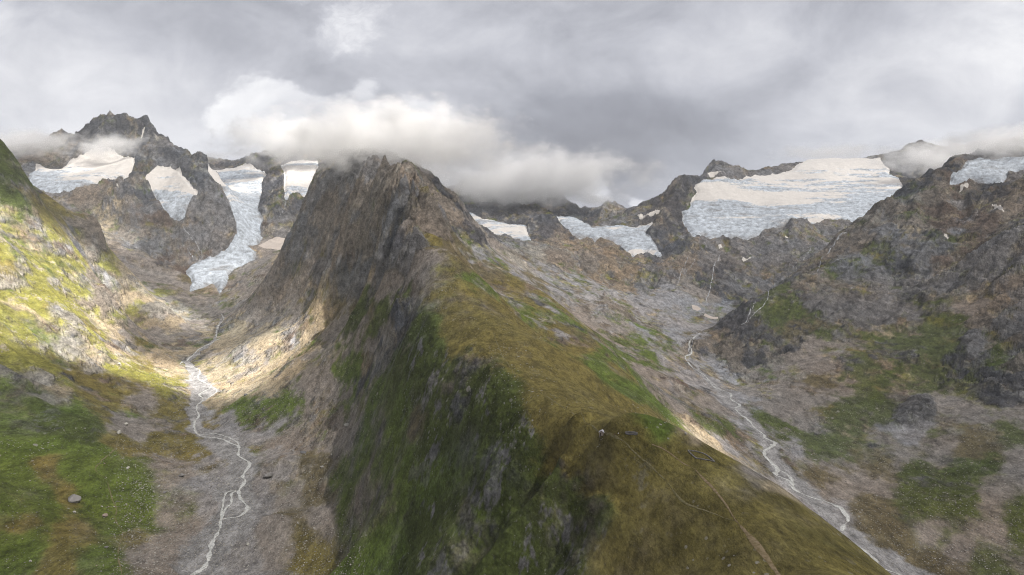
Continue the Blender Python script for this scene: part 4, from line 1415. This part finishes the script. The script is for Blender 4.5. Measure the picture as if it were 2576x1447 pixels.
# ---- walkers: one skinned body each, clothing coloured by material zones
def person(u, v, turn, top, legs_c, label, sit=0.0, hair=(0.04, 0.03, 0.02), stride=0.22, pole=False):
    h = R1.hit(u, v)
    x, y = h
    z = float(R1.get(Z, x, y))
    root = bpy.data.objects.new('person', None)
    COL.objects.link(root)
    root.location = (x, y, z)
    root.rotation_euler = (0, 0, turn)
    root['label'], root['category'] = label, 'person'
    root['group'] = 'hikers on the grassy ridge'
    J = [(0, 0, 0.95, .15, .11), (0, 0, 1.12, .135, .10), (0, 0.01, 1.32, .17, .115), (0, 0.0, 1.46, .11, .08), (0, 0, 1.53, .055, .055), (0, -0.015, 1.60, .075, .085), (0, -0.01, 1.70, .085, .10), (0, 0, 1.76, .05, .06)]
    E = [(0, 1), (1, 2), (2, 3), (3, 4), (4, 5), (5, 6), (6, 7)]
    def add(p, par):
        J.append(p)
        E.append((par, len(J) - 1))
        return len(J) - 1
    for s_ in (-1, 1):
        k = stride * s_
        a = add((0.09 * s_, 0, 0.90, .095, .10), 0)
        a = add((0.10 * s_, -k * 0.55, 0.50, .062, .065), a)
        a = add((0.10 * s_, -k + (0.07 if k < 0 else 0), 0.12, .045, .045), a)
        a = add((0.10 * s_, -k - 0.14 + (0.07 if k < 0 else 0), 0.05, .045, .035), a)
        a = add((0.19 * s_, 0, 1.42, .06, .06), 3)
        a = add((0.25 * s_, k * 0.3 + 0.02, 1.15, .045, .045), a)
        a = add((0.24 * s_, k * 0.8 - 0.10, 0.92, .034, .034), a)
        hnd = add((0.235 * s_, k * 0.9 - 0.15, 0.86, .036, .025), a)
        for q in range(4):
            add((0.215 * s_ + 0.016 * q * s_, k * 0.9 - 0.175, 0.775 + abs(q - 1.4) * 0.008, .009, .009), hnd)
        add((0.20 * s_, k * 0.9 - 0.205, 0.83, .010, .010), hnd)
    me = bpy.data.meshes.new('body')
    me.from_pydata([p[:3] for p in J], E, [])
    o = bpy.data.objects.new('body', me)
    COL.objects.link(o)
    md = o.modifiers.new('skin', 'SKIN')
    md.use_smooth_shade = True
    for i, p in enumerate(J):
        sv = me.skin_vertices[0].data[i]
        sv.radius = (p[3], p[4])
        sv.use_root = (i == 0)
    o.modifiers.new('sub', 'SUBSURF').render_levels = 1
    m, N, b = new_mat('clothes_and_skin')
    tc = N.new('ShaderNodeTexCoord')
    sp = N.new('ShaderNodeSeparateXYZ')
    N.l.new(tc.outputs['Object'], sp.inputs[0])
    zz = sp.outputs[2]
    c = N.mix(N.m('GREATER_THAN', zz, 0.10), (0.05, 0.04, 0.03), legs_c)
    c = N.mix(N.m('GREATER_THAN', zz, 0.93), c, top)
    hand = N.m('MULTIPLY', N.m('LESS_THAN', zz, 0.93), N.m('GREATER_THAN', N.m('ABSOLUTE', sp.outputs[0]), 0.19))
    c = N.mix(hand, c, (0.45, 0.30, 0.22))
    c = N.mix(N.m('GREATER_THAN', zz, 1.52), c, (0.45, 0.30, 0.22))
    N.l.new(c, b.inputs['Base Color'])
    b.inputs['Roughness'].default_value = 0.85
    me.materials.append(m)
    o.parent = root
    # hair, nose and pack
    bm = bmesh.new()
    bmesh.ops.create_uvsphere(bm, u_segments=12, v_segments=8, radius=0.112, matrix=Matrix.Translation((0, 0.02, 1.70)) @ Matrix.Diagonal((0.85, 1, 1.0, 1)))
    for v_ in list(bm.verts):
        if v_.co.y < -0.045 and v_.co.z < 1.75:
            v_.co.y = -0.03
    mesh_obj('hair', bm, simple_mat('hair', hair, tuple(c_ * 0.7 for c_ in hair), 20, 0.8), root, True)
    bm = bmesh.new()
    box(bm, -0.16, 0.16, 0.115, 0.30, 1.02, 1.46)
    bmesh.ops.bevel(bm, geom=bm.edges[:], offset=0.05, segments=2, affect='EDGES')
    mesh_obj('rucksack', bm, simple_mat('rucksack_cloth', tuple(c_ * 0.5 for c_ in legs_c), (0.03, 0.03, 0.03), 9, 0.9), root)
    return root


person(1421.6, 1029.8, 2.6, (0.02, 0.02, 0.03), (0.02, 0.02, 0.025), 'left one of two hikers in black side by side on the footpath above the hut')
person(1425.2, 1030.0, 2.7, (0.02, 0.02, 0.025), (0.03, 0.03, 0.05), 'right one of two hikers in black side by side on the footpath above the hut', stride=-0.2)
person(1546.4, 1096.8, 0.4, (0.06, 0.03, 0.025), (0.05, 0.04, 0.04), 'hiker in dark brown clothing standing on the grass just right of the hut', stride=0.05)
person(1555.4, 1095.6, -0.5, (0.75, 0.75, 0.74), (0.16, 0.08, 0.05), 'hiker in a white top standing between the hut and the small stone enclosure', stride=0.06)
person(1361.5, 991.2, 1.2, (0.05, 0.05, 0.04), (0.03, 0.03, 0.03), 'farther left figure of the distant pair beside the ridge footpath', stride=0.04)
person(1368.0, 991.4, -1.2, (0.02, 0.02, 0.02), (0.02, 0.02, 0.02), 'black clad right figure of the distant pair beside the ridge footpath', stride=0.1)

# ---- unseen cloud sheet added overhead to shade the ground, gaps shaped for sun patches
HC = 2200.0
# the low clouds stand in the sun too: bearing, height, metres ahead, radius, share let through
CLOUD_SUN = [(980, 330, 2900, 430, 0.6), (760, 330, 5300, 500, 0.7), (270, 350, 4600, 350, 0.5), (2570, 340, 3300, 300, 0.45), (2380, 380, 5000, 420, 0.45), (60, 340, 4600, 300, 0.4)]
LIT = [
 ('0,490 60,515 150,575 250,650 300,710 330,770 300,825 330,880 400,915 470,925 540,900 640,868 740,800 800,760 860,738 885,775 830,830 760,880 720,930 640,985 590,1000 470,988 350,962 270,925 180,895 90,878 0,872 -60,870 -60,480', 500, 3300, 1.0),
 ('320,700 360,715 440,765 500,800 560,808 540,838 460,828 380,800 330,750', 2800, 3700, 0.7),
 ('240,560 300,568 360,595 350,625 300,640 260,600', 3700, 4400, 0.65),
 ('460,690 540,652 620,640 640,670 580,705 560,740 500,745 478,715', 3500, 4300, 0.35),
 ('1690,1048 1760,1062 1830,1108 1850,1150 1790,1138 1720,1100', 1000, 2100, 0.65),
 ('1930,1195 2000,1235 2040,1290 1990,1275 1940,1232', 1000, 2000, 0.75),
 ('1500,660 1560,670 1600,740 1560,740 1500,700', 3500, 4600, 0.25),
]
cell = 16.0
X0_, Y0_, NXc, NYc = -6000.0, -3400.0, 800, 580
acc = np.zeros((NYc, NXc))
cnt_ = np.zeros((NYc, NXc))
s3 = (slice(None, None, 3), slice(None, None, 3))
gx3, gy3, gz3, u3, v3 = GXX[s3], GYY[s3], Z[s3], U1[s3], V1[s3]
lit = np.zeros(gx3.shape, f32)
for txt, dn, df, wgt in LIT:
    sd = signed(poly(txt), u3, v3)
    lit = np.maximum(lit, wgt * sstep(-24, 18, sd + 9 * fbm(gx3, gy3, 120, 3, 0.5, seed=401.0)) * ((gy3 > dn) & (gy3 < df)))
k_ = (HC - gz3) / SUNV.z
qx, qy = gx3 + SUNV.x * k_, gy3 + SUNV.y * k_
ix, iy = ((qx - X0_) / cell).astype(int), ((qy - Y0_) / cell).astype(int)
# only ground that can be seen from here decides
vis = (gz3 / gy3) >= np.maximum.accumulate(gz3 / gy3, 0) - 0.006
ok = (ix >= 0) & (ix < NXc) & (iy >= 0) & (iy < NYc) & vis
np.add.at(acc, (iy[ok], ix[ok]), lit[ok])
np.add.at(cnt_, (iy[ok], ix[ok]), 1.0)


def blur(a, n=1):
    for _ in range(n):
        p = np.pad(a, 1, mode='edge')
        a = (p[:-2, 1:-1] + 2 * p[1:-1, 1:-1] + p[2:, 1:-1]) / 4
        p = np.pad(a, 1, mode='edge')
        a = (p[1:-1, :-2] + 2 * p[1:-1, 1:-1] + p[1:-1, 2:]) / 4
    return a


for n_ in (2, 6, 20):
    pass
num, den = blur(acc, 6), blur(cnt_, 6)
num2, den2 = blur(num, 40), blur(den, 40)
hole = (num + 0.02 * num2) / (den + 0.02 * den2 + 1e-6)
hole = blur(hole, 2)
xs = X0_ + cell * (np.arange(NXc) + 0.5)
ys = Y0_ + cell * (np.arange(NYc) + 0.5)
XX, YY = (a.astype(f32) for a in np.meshgrid(xs, ys))
thin = 0.21 + 0.13 * fbm(XX, YY, 1400, 4, 0.55, seed=411.0)
for (u_, v_, d_c, rad, wg) in CLOUD_SUN:
    c_ = place(u_, v_, d_c)
    k2 = (HC - c_[2]) / SUNV.z
    rr2 = np.hypot(XX - c_[0] - SUNV.x * k2, YY - c_[1] - SUNV.y * k2) / rad
    hole = np.maximum(hole, wg * np.exp(-rr2 ** 2))
dens_ = 1 - np.clip(np.maximum(hole, thin), 0, 1)
ZZ = HC + 60 * fbm(XX, YY, 700, 4, 0.5, seed=421.0)
me = bpy.data.meshes.new('cloud_shade_sheet')
me.vertices.add(XX.size)
me.vertices.foreach_set('co', np.stack([XX, YY, ZZ], -1).astype(f32).ravel())
idx = np.arange(XX.size, dtype=np.int32).reshape(XX.shape)
q = np.stack([idx[:-1, :-1], idx[:-1, 1:], idx[1:, 1:], idx[1:, :-1]], -1).reshape(-1, 4)
me.loops.add(q.size)
me.loops.foreach_set('vertex_index', q.ravel())
me.polygons.add(len(q))
me.polygons.foreach_set('loop_start', np.arange(0, q.size, 4, dtype=np.int32))
me.update()
at = me.color_attributes.new('thickness', 'FLOAT_COLOR', 'POINT')  # share of light the added sheet holds back
cc = np.ones((XX.size, 4), f32)
cc[:, :3] = dens_.ravel()[:, None]
at.data.foreach_set('color', cc.ravel())
m = bpy.data.materials.new('cloud_vapour')  # here the added sheet that blocks sun and sky light
m.use_nodes = True
N = NT(m.node_tree)
m.node_tree.nodes.remove(m.node_tree.nodes['Principled BSDF'])
at = N.new('ShaderNodeAttribute', attribute_name='thickness')
tr = N.new('ShaderNodeBsdfTransparent')
tl = N.new('ShaderNodeBsdfTranslucent')
tl.inputs[0].default_value = (0.16, 0.16, 0.172, 1)
mx = N.new('ShaderNodeMixShader')
N.l.new(at.outputs['Fac'], mx.inputs[0])
N.l.new(tr.outputs[0], mx.inputs[1])
N.l.new(tl.outputs[0], mx.inputs[2])
N.l.new(mx.outputs[0], m.node_tree.nodes['Material Output'].inputs[0])
me.materials.append(m)
o = bpy.data.objects.new('cloud_shade_sheet', me)
COL.objects.link(o)
o['kind'] = 'structure'

HAZE = 2.3e-5
# ---- low clouds drifting over the summits
def cloud(u, v, d, hx_, hy_, hz_, label, dens=0.02, nscale=1.0, cut=0.5, flat=1.0):
    c = place(u, v, d)
    bm = bmesh.new()
    bmesh.ops.create_icosphere(bm, subdivisions=3, radius=1.0)
    for v_ in bm.verts:
        v_.co = Vector((v_.co.x * hx_, v_.co.y * hy_, v_.co.z * hz_))
    me = bpy.data.meshes.new('cloud')
    bm.to_mesh(me)
    bm.free()
    m = bpy.data.materials.new('cloud_vapour')
    m.use_nodes = True
    N = NT(m.node_tree)
    m.node_tree.nodes.remove(m.node_tree.nodes['Principled BSDF'])
    tc = N.new('ShaderNodeTexCoord').outputs['Object']
    sx_ = N.new('ShaderNodeSeparateXYZ')
    N.l.new(tc, sx_.inputs[0])
    # flat base, domed top
    zz = N.m('MULTIPLY', sx_.outputs[2], 1 / hz_)
    zz = N.m('MAXIMUM', zz, N.m('MULTIPLY', zz, -flat))
    pn = N.comb(N.m('MULTIPLY', sx_.outputs[0], 1 / hx_), N.m('MULTIPLY', sx_.outputs[1], 1 / hy_), zz)
    ln = N.new('ShaderNodeVectorMath', operation='LENGTH')
    N.l.new(pn, ln.inputs[0])
    fall = N.rng(ln.outputs['Value'], 1.0, 0.0, 0.0, 1.0, False)
    nz = N.noise(N.vm('MULTIPLY', tc, (1, 1, 1.5)), nscale / 130.0, 7, 0.66)
    k = N.m('ADD', fall, N.m('MULTIPLY', N.m('SUBTRACT', nz, 0.5), 2.4))
    de = N.m('MULTIPLY', N.rng(k, cut - 0.25, cut + 0.6), dens)
    pv = N.new('ShaderNodeVolumePrincipled')
    pv.inputs['Color'].default_value = (0.99, 0.99, 0.995, 1)
    pv.inputs['Anisotropy'].default_value = 0.0
    N.l.new(de, pv.inputs['Density'])
    N.l.new(pv.outputs[0], m.node_tree.nodes['Material Output'].inputs['Volume'])
    me.materials.append(m)
    o = bpy.data.objects.new('cloud', me)
    COL.objects.link(o)
    o.location = c
    o['label'], o['category'], o['group'] = label, 'cloud', 'low clouds around the summits'


cloud(265, 368, 4600, 380, 160, 120, 'thin mist wreath drifting in front of the highest summit on the left', 0.016, 1.2, 0.5)
cloud(740, 350, 5350, 760, 300, 280, 'white cloud bank hiding the skyline behind the hanging glacier', 0.014, 0.8, 0.45, 1.2)
cloud(1000, 356, 2950, 620, 480, 185, 'thick cloud sitting on top of the central rocky peak', 0.020, 1.2, 0.42, 1.15)
cloud(1310, 454, 5350, 1200, 600, 350, 'grey flat bottomed cloud covering the dark far summits in the middle', 0.012, 0.42, 0.48, 1.15)
cloud(2420, 398, 5000, 680, 280, 150, 'mist patch half hiding the small peak above the widest glacier', 0.013, 1.0, 0.32)
cloud(2600, 368, 3300, 480, 260, 110, 'mist over the ice cliff at the far right edge', 0.014, 1.4, 0.30)
cloud(2090, 385, 5900, 560, 250, 90, 'thin veil of mist lying along the snowy skyline of the widest glacier', 0.006, 1.0, 0.35)
cloud(520, 395, 5000, 300, 120, 50, 'faint wisp over the saddle at the top of the long glacier', 0.008, 1.8, 0.40)
cloud(60, 360, 4600, 420, 200, 110, 'pale cloud closing the view behind the left hillside', 0.012, 1.0, 0.35)

# ---- air: one even body of haze round everything
bm = bmesh.new()
box(bm, -7500, 7500, -1200, 10500, float(Z.min()) - 60, 1500)
m = bpy.data.materials.new('haze')
m.use_nodes = True
N = NT(m.node_tree)
m.node_tree.nodes.remove(m.node_tree.nodes['Principled BSDF'])
pv = N.new('ShaderNodeVolumePrincipled')
pv.inputs['Color'].default_value = (0.86, 0.92, 1.0, 1)
pv.inputs['Density'].default_value = HAZE
N.l.new(pv.outputs[0], m.node_tree.nodes['Material Output'].inputs['Volume'])
o = mesh_obj('haze', bm, m)
o['kind'] = 'stuff'
